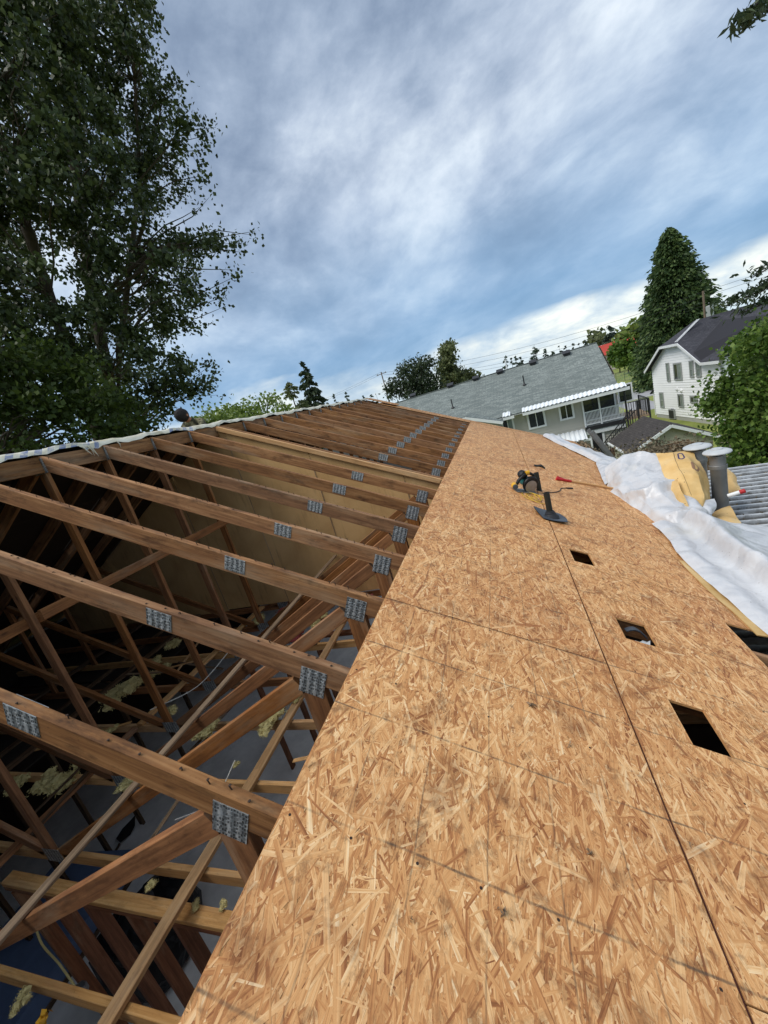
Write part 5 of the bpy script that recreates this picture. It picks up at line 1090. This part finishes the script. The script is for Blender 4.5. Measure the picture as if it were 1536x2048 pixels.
# long membrane run along the near eave and over the patio roof
def swept(name, ys, prof, mats, lab, crease, seed, nu, nv, mark=None):
    rows = [[prof(y, s_) for s_ in np.linspace(0, 1, 9)] for y in ys]; ob = sheet(name, rows, mats, None, nu, nv, crease, seed); return tag(ob, lab, 'membrane')
def prof1(y, s_):
    t_e = 5.80 + .02 * math.sin(y * 3.) + (.06 if y > 4.4 else 0); x0 = roofpt(t_e, y, .03)
    dx = [0, .10, .20, .30, .40, .52, .75, 1.1, 1.5][int(round(s_ * 8))]; dz = [0, .02, -.03, -.02, .13, .03, -.12, -.24, -.30][int(round(s_ * 8))]
    return x0 + np.array([dx, .15 * s_ * math.sin(y * 2), dz])
swept('membrane_run', np.linspace(4.95, 1.3, 9), prof1, ['membrane_white', 'membrane_tan'], 'long white membrane strip folded along the near roof edge', .028, 21, 70, 50)
def prof1b(y, s_):
    x0 = roofpt(5.74 + .015 * math.sin(y * 5), y, .016); return x0 + np.array([.3 * s_, 0, -.11 * s_])
swept('membrane_run', np.linspace(3.9, 2.74, 6), prof1b, ['membrane_tan', 'membrane_tan'], 'cream membrane edge showing under the long white strip', .008, 22, 30, 8)
def prof2(y, s_):
    u = (11.9 - y) / 4.9; t_e = 5.45 + .78 * min(1, max(0, u) * 1.7) - .38 * max(0, u - .55) / .45
    x0 = roofpt(t_e, y, .03 + .02 * math.sin(s_ * 9)); wd = .28 + .34 * u
    return x0 + np.array([wd * s_, .05 * math.sin(7 * s_ + y), -.5 * wd * s_ * .6 + .08 * math.sin(3.1 * s_)])
swept('membrane_run', np.linspace(11.9, 6.75, 10), prof2, ['membrane_white', 'membrane_tan'], 'ragged white membrane strip curling along the far roof edge', .05, 25, 70, 18)
fl = sheet('membrane_flap', px_rows([[(1440, 1075, 5.4), (1490, 1062, 5.6), (1560, 1065, 5.9)], [(1455, 1095, 5.05), (1500, 1088, 5.15), (1560, 1085, 5.4)], [(1480, 1125, 4.6), (1520, 1118, 4.7), (1570, 1115, 4.9)]]), ['membrane_white', 'membrane_tan'], nu=30, nv=30, crease=.04, seed=14)
tag(fl, 'white membrane spread over the corrugated roof beside the tan roll', 'membrane')
a, b = at(1478, 1093, 4.85), at(1570, 1112, 4.6); tag(MB().beam(a, b, .05, .03, (0, 0, 1)).build('plank', 'pale_wood'), 'short orange-brown plank end lying on the white membrane', 'plank')
a, b = at(1314, 1058, 5.3), at(1336, 1074, 5.15); tag(MB().beam(a, b, .03, .012, (0, 0, 1)).build('stick', 'white_trim'), 'short pale stick poking out below the membrane heap', 'stick')
bt = at(1455, 992, 6.1); ba = nrm(at(1478, 985, 6.1) - bt); bo = thing('sealant_tube', bt, 'small white tube with a red end on the corrugated roof', 'tube')
MB().lathe(bt, ba, [(.001, 0), (.02, .002), (.024, .01), (.024, .12), (.02, .125)], 14).build('body', 'white_trim', bo, smooth=True); MB().lathe(bt + ba * .122, ba, [(.026, 0), (.026, .05), (.015, .055), (.001, .056)], 14).build('end_cap', 'red_paint', bo, smooth=True)
# gutter with moss along the far eave, timber pergola beyond
g0, g1 = np.array([5.86, 7.2, -2.93]), np.array([5.86, 12.35, -2.93]); mb = MB()
mb.beam(g0, g1, .12, .1, (1, 0, 0)); gt = mb.build('gutter', 'grey_wood', house)
C = g0 + (g1 - g0) * RNG.random((900, 1)) + RNG.normal(0, 1, (900, 3)) * np.array([.05, .05, .02]) + np.array([0, 0, .05]); mo = quads('moss', leafquads(C, .06, 0., .7), 'moss_debris', gt); mo['kind'] = 'stuff'
pg = thing('pergola', (8.3, 12.2, GROUND), 'weathered brown timber pergola frame beyond the membrane heap', 'pergola')
for i in range(9): y = 11.0 + i * .2; MB().beam((7.1 + .03 * i, y, -3.62), (8.35 + .03 * i, y + .05, -3.60), .045, .09, (0, 1, 0)).build('slat', 'lattice_wood', pg)
for x in (7.3, 8.3): MB().beam((x, 10.8, -3.71), (x, 12.8, -3.71), .05, .09, (1, 0, 0)).build('beam', 'lattice_wood', pg)
for x in (7.3, 8.3):
    for y in (10.95, 12.6): MB().beam((x, y, GROUND), (x, y, -3.76), .1, .1, (1, 0, 0)).build('post', 'lattice_wood', pg)
vine = quads('vine', leafquads(np.array([7.6, 12.1, -3.55]) + RNG.normal(0, 1, (900, 3)) * np.array([.55, .7, .12]), .09, .3, .7), 'moss_debris', pg); vine['kind'] = 'stuff'
# ================================================================== THINGS ON THE ROOF
AX = np.array([CP, 0, -SP]); AY = np.array([0, 1., 0]); AN = np.array([SP, 0, CP])      # roof axes: downslope, along ridge, normal
RT = TH + .0026
def rl(px, py, h=0.): return roofpx(px, py, RT + h)
# vent pipes
p0 = rl(1079, 981); vp = thing('vent_pipe', p0, 'bare black vent stub standing beside the circular saw', 'vent pipe')
MB().lathe(p0 - np.array([0, 0, .05]), (0, 0, 1), [(.031, 0), (.031, .30), (.026, .30), (.026, .05)], 20).build('pipe', 'abs_pipe', vp, smooth=True); MB().lathe(p0, AN, [(.045, -.002), (.043, .004), (.032, .006)], 20).build('cut_collar', 'black_rubber', vp, smooth=True)
p0 = rl(1102, 1036); vp = thing('vent_pipe', p0, 'black vent pipe rising through a dark square flashing', 'vent pipe')
MB().lathe(p0 - np.array([0, 0, .04]), (0, 0, 1), [(.031, 0), (.031, .33), (.026, .33), (.026, .05)], 20).build('pipe', 'abs_pipe', vp, smooth=True)
MB().lathe(p0 - np.array([0, 0, .015]), (0, 0, 1), [(.085, 0), (.08, .03), (.06, .05), (.056, .065), (.05, .07), (.05, .08), (.043, .085), (.043, .095), (.034, .1)], 24).build('boot', 'black_rubber', vp, smooth=True)
q = [rl(1071, 1022), rl(1108, 1052), rl(1136, 1053), rl(1128, 1030), rl(1092, 1022)]
c = sum(q) / len(q); base = [roofpt(4.44, 4.47), roofpt(4.60, 4.02), roofpt(4.83, 4.13), roofpt(4.70, 4.60)]
fr_ = sheet('flashing', [[roofpt(4.46, 4.48, RT + .03), roofpt(4.55, 4.50, RT + .012), roofpt(4.67, 4.50, RT + .010), roofpt(4.75, 4.48, RT + .014)], [roofpt(4.48, 4.32, RT + .03), roofpt(4.58, 4.33, RT + .014), roofpt(4.70, 4.33, RT + .014), roofpt(4.79, 4.33, RT + .025)], [roofpt(4.54, 4.17, RT + .012), roofpt(4.62, 4.15, RT + .016), roofpt(4.71, 4.15, RT + .026), roofpt(4.78, 4.17, RT + .034)]], ['flashing', 'black_rubber'], vp, 14, 14, .004, 3)
# circular saw
sc = rl(1047, 982); saw = thing('circular_saw', sc, 'teal and black circular saw with yellow grips resting on the strand board', 'circular saw')
ux = nrm(AX * .88 + AY * .47); uy = np.cross(AN, ux); L_ = lambda a, b, h: sc + ux * a + uy * b + AN * h
MB().obox(L_(0, -.02, .008), ux, uy, (.30, .15, .006)).build('base_plate', 'steel', saw)
MB().obox(L_(0, -.02, .016), ux, uy, (.30, .012, .012)).build('rip_guide', 'steel', saw)
MB().lathe(L_(.05, -.05, .11), uy, [(.001, 0), (.095, .003), (.103, .012), (.103, .04), (.09, .05), (.001, .052)], 28).build('blade_guard', 'black_plastic', saw, smooth=True)
MB().lathe(L_(.05, -.058, .085), uy, [(.001, 0), (.08, .001), (.08, .004), (.001, .005)], 28).build('blade', 'steel', saw, smooth=True)
MB().lathe(L_(.03, .0, .12), uy, [(.04, 0), (.062, .01), (.066, .05), (.066, .12), (.055, .15), (.05, .155), (.001, .157)], 22).build('motor_housing', 'teal_plastic', saw, smooth=True)
MB().lathe(L_(-.05, .05, .20), nrm(-ux + AN * .5), [(.001, -.06), (.035, -.05), (.052, -.02), (.056, .02), (.045, .05), (.001, .06)], 18).build('battery', 'black_plastic', saw, smooth=True)
hd = MB(); hd.tube([L_(.10, .0, .15), L_(.07, .0, .225), L_(-.0, .0, .245), L_(-.07, .0, .21), L_(-.12, -.0, .13), L_(-.13, .0, .06)], [.018, .02, .02, .02, .022, .018], 12); hd.build('handle', 'black_plastic', saw, smooth=True)
MB().tube([L_(-.01, -.0, .255), L_(-.05, .0, .238)], .026, 12).build('grip', 'yellow_plastic', saw, smooth=True)
fg = MB().lathe(L_(-.13, .03, .05), nrm(uy + ux * .4), [(.001, -.05), (.036, -.048), (.04, -.02), (.04, .035), (.001, .036)], 18).build('side_grip', 'yellow_plastic', saw, smooth=True)
MB().lathe(L_(-.13, .03, .05) - nrm(uy + ux * .4) * .075, nrm(uy + ux * .4), [(.001, 0), (.03, .002), (.034, .02), (.001, .03)], 18).build('grip_knob', 'flashing', fg, smooth=True)
MB().beam(L_(.11, -.03, .12), L_(.15, -.03, .20), .02, .02, uy).build('depth_lever', 'black_plastic', saw)
MB().beam(L_(.12, -.02, .02), L_(.10, -.02, .13), .03, .012, ux).build('depth_bracket', 'steel', saw)
# yellow extension cord, coiled by the saw, with its black plug end
pts = []
for i in range(150):
    q = i / 149; a = q * 6.283 * 4.3; r = .10 + .05 * math.sin(q * 9) ; t_ = 4.47 + q * .10 + r * math.cos(a) * .75; y_ = 4.98 - q * .05 + r * 1.4 * math.sin(a); pts.append(roofpt(t_, y_, RT + .006 + .012 * (i % 35) / 35 + .006 * math.sin(a * 2)))
cord = tag(MB().tube(pts, .0045, 6).build('extension_cord', 'cord_yellow', smooth=True), 'yellow cord coiled in loops between the saw and the vent pipe', 'cord')
cp = [rl(*p, .006) for p in ((1085, 986), (1100, 985), (1112, 984), (1120, 981), (1122, 977), (1128, 976), (1145, 977))]; pts = [catmull(cp, i / 40) for i in range(41)]
cord = thing('plug_lead', cp[0], 'thin black cord with a plug end lying beyond the saw', 'cord'); MB().tube(pts, .006, 6).build('cable', 'black_rubber', cord, smooth=True); MB().tube([cp[-1] - (cp[-1] - cp[-2]) * .7, cp[-1]], .013, 8).build('plug', 'black_rubber', cord, smooth=True)
# red-handled pole running under the membrane
a, b = rl(1110, 957, .02), rl(1222, 976, .022); dr_ = nrm(b - a); pol = thing('red_tipped_pole', a, 'wooden pole with a red painted end sliding under the white membrane', 'pole')
MB().tube([a + dr_ * .24, b + dr_ * .5], .016, 10).build('shaft', 'pale_wood', pol, smooth=True); mb = MB(); mb.tube([a + dr_ * .02, a + dr_ * .26], [.024, .019], 10); mb.build('grip', 'red_paint', pol, smooth=True)
MB().tube([a + dr_ * .03 + AY * .03 + AN * .02, a + dr_ * .16 + AY * .012 + AN * .006], [.02, .012], 8).build('fork', 'red_paint', pol, smooth=True)
# scraps
sc_ = sheet('felt_scrap', [[rl(1068, 929, .02), rl(1076, 930, .0), rl(1082, 929, .02), rl(1090, 935, .005)], [rl(1069, 932, .02), rl(1077, 933, .003), rl(1083, 932, .03), rl(1089, 938, .005)]], ['scrap_felt', 'scrap_felt'], None, 6, 16, .004, 4); tag(sc_, 'curled black felt scrap on the boards beyond the saw', 'scrap')
for i, (px, py, s_, lab) in enumerate(((1062, 1410, .05, 'dry pale leaf scrap on the boards above the chalked seam'), (1139, 1490, .035, 'small crumpled grey leaf beside the red chalk line'), (1006, 1822, .04, 'crumpled silvery leaf on the near board'), (1380, 1690, .03, 'pale splinter chip right of the red chalk line'), (1180, 1705, .05, 'faint dry weed tuft on the near board'), (1172, 1063, .022, 'small black chip below the flashing'), (1206, 1158, .02, 'tiny black chip below the first square hole'), (822, 1838, .02, 'tiny white splinter near the open edge'))):
    c = rl(px, py, .004); V = leafquads(c + RNG.normal(0, 1, (9, 3)) * s_ * .16 + AN * .003, s_ * .42, 0., .4)
    tag(quads('leaf_scrap', V, 'grey_wood' if 'black' not in lab else 'scrap_felt'), lab, 'scrap')
# nail heads on the sheets
mb = MB()
for k in range(-1, 12):
    for tq in np.arange(3.42, 5.95, .19):
        y = YK(k) + random.uniform(-.012, .012); tt = tq + random.uniform(-.03, .03)
        if any(h[0] - .02 < tt < h[1] + .02 and h[2] - .02 < y < h[3] + .02 for h in HOLES) or random.random() < .25: continue
        mb.lathe(roofpt(tt, y, RT - .0005), AN, [(.0045, 0), (.0042, .001), (.0001, .0011)], 6)
nh = mb.build('nail_heads', 'nail_metal', house); nh['kind'] = 'stuff'
# red chalk string along the seam
pts = [roofpt(4.603 + .0015 * math.sin(i * 1.3), -.6 + i * .1, RT - .001) for i in range(64)]; MB().tube(pts, .0014, 5).build('chalk_line', 'chalk_red', house)
pts = [roofpt(3.39 + i * .1, 1.926 + .001 * math.sin(i * 2), RT - .001) for i in range(13)]; MB().tube(pts, .0011, 5).build('chalk_line', 'chalk_red', house)
# crumpled duct under the second hole
dc = roofpt(4.90, 2.34, -.085); duct = thing('duct', dc, 'crumpled grey metal duct seen through a square roof hole', 'duct'); mb = MB()
pr = [(.066 + (.010 if i % 2 else 0), i * .02) for i in range(12)]; mb.lathe(dc + np.array([-.12, .02, -.055]), nrm(np.array([.8, -.25, .1])), pr, 24); mb.build('hose', 'flue_cap', duct, smooth=True)
hd_ = sheet('torn_sleeve', [[dc + np.array([-.02, .08, .06]), dc + np.array([.03, .09, .06]), dc + np.array([.07, .06, .02])], [dc + np.array([-.02, .02, .07]), dc + np.array([.03, .03, .065]), dc + np.array([.07, .0, .02])]], ['flashing', 'flashing'], duct, 10, 10, .03, 6)
# ================================================================== INSIDE THE ATTIC
def clump(c, s_, lab, mat='insul_yellow', n=700, flat=.4):
    c = np.array(c); r = thing('insulation_clump' if mat == 'insul_yellow' else 'insulation_batt', c, lab, 'insulation', 'loose insulation in the attic')
    bm = bmesh.new(); sd = random.random() * 50; subs = []
    for q in range(6):      # several torn tufts heaped together
        off = Vector((random.uniform(-.8, .8), random.uniform(-.9, .9), random.uniform(-.1, .25))) * s_ * .8; rs = s_ * random.uniform(.35, .65); subs.append((np.array(off), rs))
        res = bmesh.ops.create_icosphere(bm, subdivisions=2, radius=1.)
        for v in res['verts']:
            p = v.co.copy(); h = .85 + .7 * mnoise.noise(p * 1.7 + Vector((sd + q * 3, 0, 0))) + .45 * mnoise.noise(p * 4. + Vector((0, sd, q))); v.co = Vector((p.x * rs * h, p.y * rs * h, p.z * rs * h * flat * 1.3)) + off
    me = bpy.data.meshes.new('core'); bm.to_mesh(me); bm.free(); me.materials.append(M[mat]); ob = bpy.data.objects.new('core', me); COL.objects.link(ob); place(ob, c, r)
    ii = RNG.integers(0, 6, n); d = RNG.normal(0, 1, (n, 3)); d /= np.linalg.norm(d, axis=1)[:, None]
    P = c + np.array([subs[i][0] for i in ii]) + d * np.array([subs[i][1] for i in ii])[:, None] * np.array([1, 1, flat * 1.3]) * RNG.uniform(.6, 1.35, (n, 1))
    fz = quads('fibres', leafquads(P, min(.03, s_ * .2), .4, .4), mat, r); fz['kind'] = 'stuff'
YL = 'ragged clump of yellow insulation caught on the attic timbers'
for px, py, s_, z_ in ((556, 1425, .11, -2.9), (532, 1456, .08, -2.9), (588, 1396, .07, -2.9), (600, 1378, .04, -2.9), (415, 1455, .10, -2.85), (392, 1472, .07, -2.85), (245, 1385, .20, -2.93), (215, 1402, .16, -2.93), (290, 1358, .12, -2.93), (312, 1322, .10, -2.93), (345, 1420, .08, -2.93), (165, 1518, .10, -2.93), (130, 1560, .15, -2.95), (95, 1562, .12, -2.95), (345, 1290, .12, -2.93), (230, 1455, .07, -2.95), (205, 1470, .08, -2.95), (625, 1248, .08, -2.75), (650, 1230, .05, -2.7), (480, 1376, .05, -2.8), (520, 1240, .12, -2.93), (300, 1772, .035, -2.95), (395, 1808, .035, -3.04), (445, 1812, .03, -3.04), (30, 1570, .1, -2.95), (250, 1572, .08, -2.95), (470, 1530, .03, -2.92), (40, 2005, .05, -2.94), (60, 1440, .12, -2.95), (330, 1335, .1, -2.95), (565, 1240, .07, -2.92)):
    clump(onZ(px, py, z_), s_, YL)
for i, (x, y, s_) in enumerate(((2.2, 3.45, .3), (2.3, 4.05, .32), (3.3, 3.5, .32), (1.7, 4.6, .3), (2.6, 4.65, .32), (.6, 4.05, .26), (.2, 4.6, .25), (3.4, 2.85, .3), (2.3, 2.85, .25), (3.4, 4.2, .3), (1.9, 4.0, .26))):
    clump((x, y, -3.06), s_, 'dusty pink insulation batt between the bottom chords', 'insul_pink', 160, .28)
# floor things
bc = onZ(330, 1905, -5.42); bag = thing('bin_bag', bc, 'black plastic rubbish bag on the grey floor below the studs', 'bag')
bm = bmesh.new(); bmesh.ops.create_icosphere(bm, subdivisions=4, radius=1.)
for v in bm.verts: p = v.co.copy(); h = 1 + .3 * mnoise.noise(p * 1.5) + .16 * abs(mnoise.noise(p * 4.)); v.co = Vector((p.x * .48 * h, p.y * .42 * h, max(-.30, p.z * .42 * h) + .30))
me = bpy.data.meshes.new('sack'); bm.to_mesh(me); bm.free(); me.materials.append(M['black_plastic']); ob = bpy.data.objects.new('sack', me); COL.objects.link(ob); place(ob, bc, bag)
MB().tube([bc + np.array([.05, 0, .66]), bc + np.array([.12, .05, .78]), bc + np.array([.2, .02, .86])], [.05, .03, .07], 10).build('knot', 'black_plastic', bag, smooth=True)
mt = onZ(60, 1905, -5.1); mat_ = thing('mattress', mt + np.array([-.1, 0, -.32]), 'dusty blue mattress lying on the grey floor', 'mattress')
MB().obox(mt + np.array([-.2, .1, -.16]), (1, .12, 0), (0, 1, 0), (1.25, 1.9, .22)).build('pad', 'blue_fabric', mat_); MB().obox(mt + np.array([-.2, .1, -.29]), (1, .12, 0), (0, 1, 0), (1.3, 1.95, .05)).build('base', 'dark_wood', mat_)
jb = onZ(158, 1985, -3.55); jn = thing('junction_box', jb, 'metal junction box hanging from a cable among the studs', 'junction box')
mb = MB(); mb.lathe(jb, (0, 0, 1), [(.001, -.03), (.05, -.028), (.052, .02), (.046, .022), (.044, -.02), (.001, -.022)], 8); mb.build('box', 'steel', jn)
cp = [onZ(70, 1850, -3.15), onZ(85, 1890, -3.3), onZ(120, 1930, -3.5), jb]; MB().tube([catmull(cp, i / 30) for i in range(31)], .007, 6).build('cable', 'insul_yellow', jn, smooth=True)
sv = onZ(240, 1690, -5.40); sh_ = thing('shovel', sv, 'dark shovel lying on the grey floor', 'shovel'); sdir = nrm(onZ(268, 1640, -5.40) - sv); sper = np.array([-sdir[1], sdir[0], 0])
bl = [sv + sdir * .02, sv + sdir * .1 + sper * .11, sv + sdir * .24 + sper * .10, sv + sdir * .42, sv + sdir * .24 - sper * .10, sv + sdir * .1 - sper * .11]; mb = MB(); mb.poly([p + np.array([0, 0, .03]) for p in bl]); mb.poly([p + np.array([0, 0, .024]) for p in bl][::-1]); mb.build('blade', 'dark_metal', sh_); MB().tube([sv + np.array([0, 0, .02]), sv - sdir * .9 + np.array([0, 0, .02])], .016, 8).build('handle', 'dark_wood', sh_)
ys_ = onZ(85, 2038, -2.93); tag(quads('plastic_scrap', leafquads(ys_ + RNG.normal(0, 1, (10, 3)) * .015, .05, 0., .8), 'yellow_plastic'), 'bright yellow plastic scrap at the near edge of the opening', 'scrap')
for i, (pa, pb, z_, lab) in enumerate((((470, 1520), (350, 1640), -2.6, 'thin white cable looping below the near strut'), ((300, 1420), (460, 1300), -2.7, 'thin white cable strung past the king post feet'))):
    a, b = onZ(*pa, z_), onZ(*pb, z_); mid = (a + b) / 2 + np.array([0, 0, -.12]); tag(MB().tube([catmull([a, mid, b], q / 20) for q in range(21)], .004, 5).build('cable', 'cable_white', smooth=True), lab, 'cable')
# ================================================================== PERSON CROUCHING BEHIND THE RIDGE
def person():
    H0 = at(365, 832, 7.2); J = {}; ez = lambda x: -abs(x) * .5 + .02
    hx, hy, hz = H0; P = {'pel': (hx - .12, hy + .42, hz - .46), 'sp': (hx - .07, hy + .32, hz - .30), 'ch': (hx - .02, hy + .19, hz - .17), 'nk': (hx, hy + .09, hz - .075), 'hd': (hx, hy + .0, hz + .0), 'cr': (hx, hy - .03, hz + .055),
        'shl': (hx - .19, hy + .17, hz - .16), 'ell': (hx - .30, hy + .0, hz - .42), 'wrl': (hx - .26, hy - .2, ez(hx - .26) + .06), 'pal': (hx - .25, hy - .27, ez(hx - .25) + .035),
        'shr': (hx + .17, hy + .17, hz - .15), 'elr': (hx + .27, hy + .02, hz - .38), 'wrr': (hx + .24, hy - .2, ez(hx + .24) + .06), 'par': (hx + .24, hy - .27, ez(hx + .24) + .035),
        'hil': (hx - .21, hy + .42, hz - .50), 'knl': (hx - .24, hy + .15, ez(hx - .24) + .08), 'anl': (hx - .25, hy + .55, ez(hx - .25) + .08), 'tol': (hx - .25, hy + .70, ez(hx - .25) + .035),
        'hir': (hx - .03, hy + .42, hz - .48), 'knr': (hx + .0, hy + .15, ez(hx) + .08), 'anr': (hx + .0, hy + .55, ez(hx) + .08), 'tor': (hx + .0, hy + .70, ez(hx) + .035)}
    Rr = {'pel': .15, 'sp': .145, 'ch': .15, 'nk': .055, 'hd': .092, 'cr': .07, 'shl': .075, 'ell': .05, 'wrl': .033, 'pal': .038, 'shr': .075, 'elr': .05, 'wrr': .033, 'par': .038, 'hil': .1, 'knl': .068, 'anl': .045, 'tol': .035, 'hir': .1, 'knr': .068, 'anr': .045, 'tor': .035}
    E_ = [('pel', 'sp'), ('sp', 'ch'), ('ch', 'nk'), ('nk', 'hd'), ('hd', 'cr'), ('ch', 'shl'), ('shl', 'ell'), ('ell', 'wrl'), ('wrl', 'pal'), ('ch', 'shr'), ('shr', 'elr'), ('elr', 'wrr'), ('wrr', 'par'), ('pel', 'hil'), ('hil', 'knl'), ('knl', 'anl'), ('anl', 'tol'), ('pel', 'hir'), ('hir', 'knr'), ('knr', 'anr'), ('anr', 'tor')]
    for s_ in 'lr':
        pa = np.array(P['pa' + s_]); dn = -.03
        for i in range(5):
            if i == 0: base, d1, L = pa + np.array([.03 if s_ == 'l' else -.03, .02, 0]), np.array([.7 if s_ == 'l' else -.7, -.7, -.1]), .032
            else: base, d1, L = pa + np.array([(i - 2.5) * .02, -.03, 0]), np.array([(i - 2.5) * .12, -1., -.15]), (.036, .042, .038, .03)[i - 1]
            d1 = nrm(d1); n1, n2 = f'f{s_}{i}a', f'f{s_}{i}b'; P[n1] = tuple(base + d1 * L); P[n2] = tuple(base + d1 * L * 1.9 + np.array([0, 0, -.012])); Rr[n1] = .0095; Rr[n2] = .008; E_ += [('pa' + s_, n1), (n1, n2)]
    names = list(P); root = np.array(P['pel']); me = bpy.data.meshes.new('body'); me.from_pydata([tuple(np.array(P[n]) - root) for n in names], [(names.index(a), names.index(b)) for a, b in E_], [])
    ob = bpy.data.objects.new('body_tmp', me); COL.objects.link(ob); md = ob.modifiers.new('s', 'SKIN')
    for i, n in enumerate(names):
        me.skin_vertices[0].data[i].radius = (Rr[n], Rr[n]); me.skin_vertices[0].data[i].use_root = (n == 'pel')
    sb = ob.modifiers.new('d', 'SUBSURF'); sb.levels = 2
    dg = bpy.context.evaluated_depsgraph_get(); m2 = bpy.data.meshes.new_from_object(ob.evaluated_get(dg)); bpy.data.objects.remove(ob)
    m2.materials.clear(); m2.materials.append(M['camo']); m2.materials.append(M['skin'])
    hd = np.array(P['hd']) - root
    for p in m2.polygons:
        c = np.array(p.center); p.use_smooth = True
        if np.linalg.norm(c - hd) < .13 or any(np.linalg.norm(c - (np.array(P['pa' + s_]) - root)) < .12 for s_ in 'lr'): p.material_index = 1
    m2.name = 'body'; r = thing('person', np.array([root[0], root[1], ez(root[0])]), 'person in a camouflage shirt crouching behind the ridge with dark head bowed', 'person')
    bo = bpy.data.objects.new('body', m2); COL.objects.link(bo); place(bo, root, r)
    bm = bmesh.new(); bmesh.ops.create_icosphere(bm, subdivisions=3, radius=1.)
    for v in bm.verts:
        p = v.co.copy(); h = 1 + .06 * mnoise.noise(p * 5); v.co = Vector((p.x * .104 * h, p.y * .118 * h, p.z * .112 * h))
    hm = bpy.data.meshes.new('hair'); bm.to_mesh(hm); bm.free(); hm.materials.append(M['hair']); ho = bpy.data.objects.new('hair', hm); COL.objects.link(ho); place(ho, np.array(P['hd']) + np.array([0, -.012, .014]), r)
    mb = MB(); f0 = np.array(P['hd']); mb.lathe(f0 + np.array([0, -.085, -.01]), (0, -1, -.5), [(.018, 0), (.014, .018), (.002, .03)], 8)     # nose
    for s_ in (-1, 1): mb.lathe(f0 + np.array([s_ * .088, .0, -.005]), (s_, .2, 0), [(.026, 0), (.024, .012), (.004, .016)], 10)
    mb.build('face_features', 'skin', r, smooth=True); mb = MB()
    for s_ in (-1, 1): mb.lathe(f0 + np.array([s_ * .034, -.082, .012]), (0, -1, -.3), [(.013, 0), (.01, .006), (.001, .009)], 10)
    mb.lathe(f0 + np.array([0, -.078, -.05]), (0, -1, -.5), [(.024, 0), (.018, .006), (.001, .009)], 10); mb.build('eyes_and_mouth', 'hair', r, smooth=True)
person()

# loose laths dropped across the chords
for i in range(14):
    x = random.uniform(-2.2, 2.2); y = random.uniform(.4, 4.4); a = random.uniform(-.5, .5) + (1.57 if random.random() < .4 else 0); L = random.uniform(.5, 1.3)
    d = np.array([math.sin(a), math.cos(a), 0]) * L / 2; c = np.array([x, y, -2.935 + .012 * i / 14]); 
    tag(MB().beam(c - d, c + d + np.array([0, 0, random.uniform(-.02, .1)]), .035, .009, (math.cos(a), -math.sin(a), 0)).build('loose_lath', random.choice(['grey_wood', 'pale_wood', 'dark_wood'])), 'loose thin lath dropped across the attic bottom chords', 'lath', 'loose laths in the attic')
